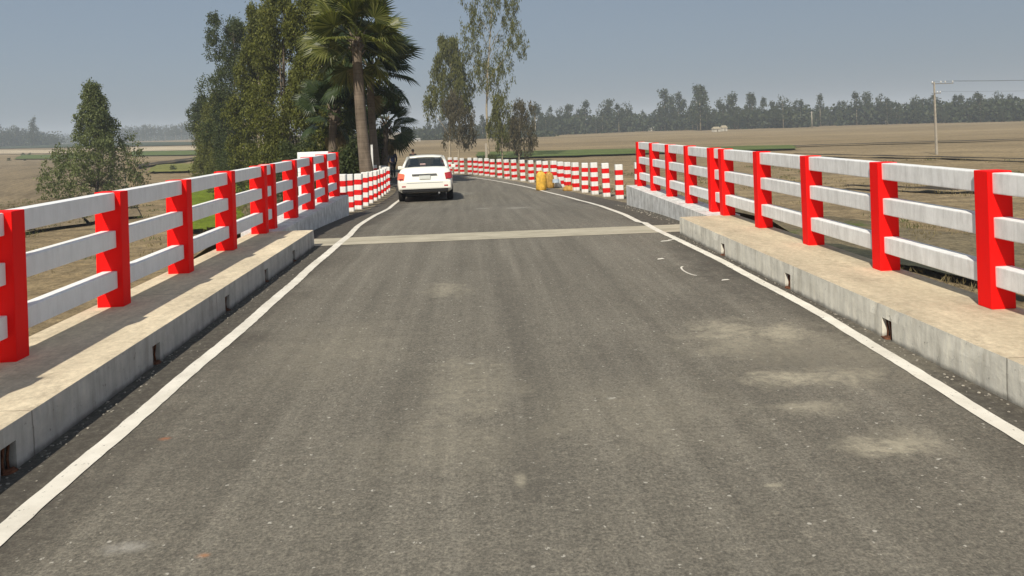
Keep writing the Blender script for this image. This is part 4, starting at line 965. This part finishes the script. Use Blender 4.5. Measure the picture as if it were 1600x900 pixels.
# ================================================================ POWER POLE, posts, huts, field shrubs
def wire(bm, a, b, sag, r=.009):
    tube(bm, [a.lerp(b, k / 12) - Vector((0, 0, sag * 4 * (k / 12) * (1 - k / 12))) for k in range(13)], r, 4)
p = hit(1463.5, 243); topz = EYE - (128 - (PY0 - (1463 - PX0) * math.tan(ROLL))) * ((p - Vector((0, 0, EYE))).dot(_f)) / FPX
hp = topz - GZ
t = thing('power_pole', 'slender pale concrete power pole in the brown field at right, crossarm reaching right', 'power pole', (p.x, p.y, GZ), 0)
bm = bmesh.new(); box(bm, -.0, .0, 0, 0, 0, 0); bm.clear()
rows = [[bm.verts.new((sx * w_, sy * w_, z)) for sx, sy in ((-1, -1), (1, -1), (1, 1), (-1, 1))] for w_, z in ((.13, -.1), (.10, hp * .5), (.07, hp))]
for a, b_ in zip(rows, rows[1:]):
    for k in range(4): bm.faces.new((a[k], a[(k + 1) % 4], b_[(k + 1) % 4], b_[k]))
bm.faces.new(rows[-1]); obj('shaft', bm, 'pole_concrete', t)
bm = bmesh.new(); box(bm, -.35, 2.6, -.07, .0, hp - .30, hp - .17, .01); ca = obj('crossarm', bm, 'steel', t)
for x in (-.25, .9, 1.5, 2.5): bm = bmesh.new(); tube(bm, [(x, -.03, hp - .17), (x, -.03, hp - .08), (x, -.03, hp + .04), (x, -.03, hp + .12)], [.03, .10, .08, .04], 8); obj('insulator', bm, 'porcelain', ca)
bm = bmesh.new(); box(bm, -.1, .75, -.19, -.12, hp - 1.55, hp - 1.43, .01); ca2 = obj('crossarm', bm, 'steel', t)
for x in (.3, .68): bm = bmesh.new(); tube(bm, [(x, -.155, hp - 1.43), (x, -.155, hp - 1.33), (x, -.155, hp - 1.22)], [.03, .09, .04], 8); obj('insulator', bm, 'porcelain', ca2)
bm = bmesh.new()
for x, z in ((-.25, hp + .1), (.9, hp + .1), (2.5, hp + .1), (.68, hp - 1.25)):
    wire(bm, Vector((x, 0, z)), Vector((x + 46, -16, z + .9)), .9)
obj('wires', bm, 'wire', t)
p = hit(1269, 199.5); t = thing('power_pole', 'thin distant pole at the edge of the wood, left of the big power pole', 'power pole', (p.x, p.y, p.z)); dd = p.y
bm = bmesh.new(); tube(bm, [(0, 0, 0), (0, 0, 26 * dd / FPX)], [.28, .2], 6); obj('shaft', bm, 'pole_concrete', t); bm = bmesh.new(); box(bm, -1, 1, -.1, .1, 24 * dd / FPX, 24.6 * dd / FPX); obj('crossarm', bm, 'steel', t)
def post(px, py0, py1, d, label, r=.06, mat='bollard_white'):
    a = atd(px, py1, d); h = (py1 - py0) * d / FPX
    bm = bmesh.new(); box(bm, -r, r, -r, r, 0, h, .01); o = obj('marker_post', bm, mat); o.location = a; tag(o, label, 'post'); return o
post(582.5, 226, 275, 33.5, 'thin white post standing at the right foot of the tall fan palm', .045)
post(760.5, 224, 262, 112, 'pale concrete marker post beside the tall eucalyptus trunk', .17, 'pole_concrete')
def hut(px, py, wpx, hpx, label, roof='hut_roof'):
    p = hit(px, py); d = (p - Vector((0, 0, EYE))).dot(_f); w_ = wpx * d / FPX; h = hpx * d / FPX
    t = thing('hut', label, 'hut', (p.x, p.y, p.z), .3); bm = bmesh.new(); box(bm, -w_ / 2, w_ / 2, -w_ / 3, w_ / 3, -.5, h * .62); wl = obj('wall', bm, 'hut_wall', t)
    bm = bmesh.new(); e = w_ * .58; a = [bm.verts.new(q) for q in ((-e, -w_ * .42, h * .58), (e, -w_ * .42, h * .58), (e, w_ * .42, h * .58), (-e, w_ * .42, h * .58))]; b_ = [bm.verts.new((-e * .8, 0, h)), bm.verts.new((e * .8, 0, h))]
    bm.faces.new((a[0], a[1], b_[1], b_[0])); bm.faces.new((a[2], a[3], b_[0], b_[1])); bm.faces.new((a[1], a[2], b_[1])); bm.faces.new((a[3], a[0], b_[0])); bm.faces.new(a[::-1]); obj('roof', bm, roof, t)
    bm = bmesh.new(); box(bm, -w_ * .08, w_ * .08, -w_ / 3 - .05, -w_ / 3 + .02, 0, h * .45); obj('door', bm, 'brown_bark', t)
hut(1119, 206, 11, 8, 'small pale hut at the foot of the distant wood above the right railing', 'thatch'); hut(1131, 205, 9, 9, 'haystack shaped pale hut just right of the small hut by the wood', 'thatch')
hut(1018, 205, 9, 6, 'low pale shed in the distant wood left of the two huts'); hut(27, 228, 8, 8, 'tiny white hut in front of the hazy wood at far left'); hut(1383, 194, 8, 9, 'small brown hut at the edge of the wood left of the power pole', 'thatch')
hut(1501, 190, 5, 7, 'tiny white hut under the trees right of the power pole'); hut(652, 221, 9, 5, 'low pale hut seen above the white car beyond the field')
for k, (px, py, s, lb) in enumerate([(14, 252, 5, 'small dark shrub in the ploughed field at the far left edge'), (36, 243, 4, 'small dark shrub on the green strip at left, first of a pair'), (46, 243, 4, 'small dark shrub on the green strip at left, right one of the pair'), (39, 252, 3, 'tiny dark shrub below the pair of shrubs in the left field'), (88, 255, 5, 'dark shrub by the left foot of the lone field tree'), (270, 268, 9, 'low dark shrub on the field bund between field tree and tree row'), (205, 330, 14, 'small shrub beside the lone field tree, behind the second railing post'), (1300, 262, 3, 'tiny dark tuft in the brown field at right')]):
    p = hit(px, py); d = (p - Vector((0, 0, EYE))).dot(_f); h = s * d / FPX; tree('shrub', lb, (p.x, p.y, p.z), h, h * .8, 0, 24, 22, (h * .16, h * .08), h * .12, 'dark_leaf', 'brown_bark', lambda f: (1 - f * .7) ** .5, h * .03, .2, 60 + k, 'small shrubs scattered in the fields', 5, cat='shrub')

# ================================================================ GRASS and GRAVEL (uncountable)
def grass(name, label, spots, mat, hgt, wid, per, spread):
    global rng
    rng = np.random.default_rng(len(spots)); B = np.repeat(np.array(spots), per, axis=0); B[:, :2] += rng.normal(size=(len(B), 2)) * spread
    D = unit(np.stack([rng.normal(size=len(B)) * .45, rng.normal(size=len(B)) * .45, np.ones(len(B))], 1)); o = obj(name, leaf_mesh(name, B, D, hgt, wid), mat); tag(o, label, 'grass', None, 'stuff')
rg = random.Random(9); sp = []; sg_ = []
for k in range(1500):
    x = -5 - 45 * rg.random() ** 1.2; y = rg.uniform(12, 75)
    if math.sin(x * .35) * math.sin(y * .21 + x * .1) + rg.uniform(-.5, .5) > .1: (sp if rg.random() < .6 else sg_).append((x, y, ground_z(x, y) + .1))
for k in range(1700):
    x = 5 + 55 * rg.random() ** 1.1; y = rg.uniform(14, 85)
    if math.sin(x * .27 + 1) * math.sin(y * .19 + x * .07) + rg.uniform(-.5, .5) > .15: (sp if rg.random() < .8 else sg_).append((x, y, ground_z(x, y) + .1))
for k in range(1500):
    i = rg.randrange(10, nS - 30); s_ = rg.choice((-1, 1)); u = rg.random(); w_ = W(i); base = 0 if s_ < 0 else 1; p0 = station(i, base + s_ * .9 / w_, -.1); run = (p0.z - GZ) * 1.6; q = station(i, base + s_ * (1.0 + run * u) / w_); q.z = p0.z + (GZ - p0.z) * u * .98
    (sp if rg.random() < .5 else sg_).append((q.x, q.y, q.z))
grass('dry_grass', 'dry straw coloured grass tufts over the banks and fields beside the bridge', sp, 'dry_grass', .26, .035, 26, .3)
grass('green_grass', 'green weeds growing on the road banks and field edges', sg_, 'green_grass', .22, .04, 26, .3)
def gravel():
    rg = random.Random(3); bm = bmesh.new()
    def peb(x, y, s):
        z = zroad(y) + .3 * s
        m = Matrix.Translation((x, y, z)) @ Matrix.Rotation(rg.uniform(0, 6), 4, 'Z') @ Matrix.Diagonal((s * rg.uniform(.7, 1.5), s, s * .55, 1)); bmesh.ops.create_icosphere(bm, subdivisions=1, radius=1, matrix=m)
    for k in range(620):
        y = rg.uniform(2, 11.2); peb(3.045 - abs(rg.gauss(0, .09)) - .01, y, rg.uniform(.003, .010)) if k % 2 else peb(-2.43 + abs(rg.gauss(0, .07)), y, rg.uniform(.003, .010))
    for k in range(420): peb(rg.uniform(-2.3, 3.0), rg.uniform(2, 12), rg.uniform(.002, .0055))
    for k in range(160): peb(rg.uniform(3.2, 3.45), rg.uniform(11.4, 17), rg.uniform(.004, .015))
    tag(obj('gravel', bm, 'pebble'), 'loose stone chips lying on the asphalt and along the kerb foot', 'gravel', None, 'stuff')
gravel()

# ================================================================ HAZE
bm = bmesh.new(); box(bm, -2500, 2500, -1000, 2500, GZ - 1.5, 45); hz_ = obj('haze', bm)
m = bpy.data.materials.new('haze'); m.use_nodes = True; nt = m.node_tree; nt.nodes.clear(); o_ = nt.nodes.new('ShaderNodeOutputMaterial'); v = nt.nodes.new('ShaderNodeVolumePrincipled')
v.inputs['Color'].default_value = (.78, .87, 1.0, 1); v.inputs['Density'].default_value = .0005; v.inputs['Anisotropy'].default_value = .0
nt.links.new(v.outputs[0], o_.inputs['Volume']); hz_.data.materials.append(m); hz_['kind'] = 'stuff'; hz_['label'] = 'pale bluish haze over the plain'; hz_['category'] = 'haze'
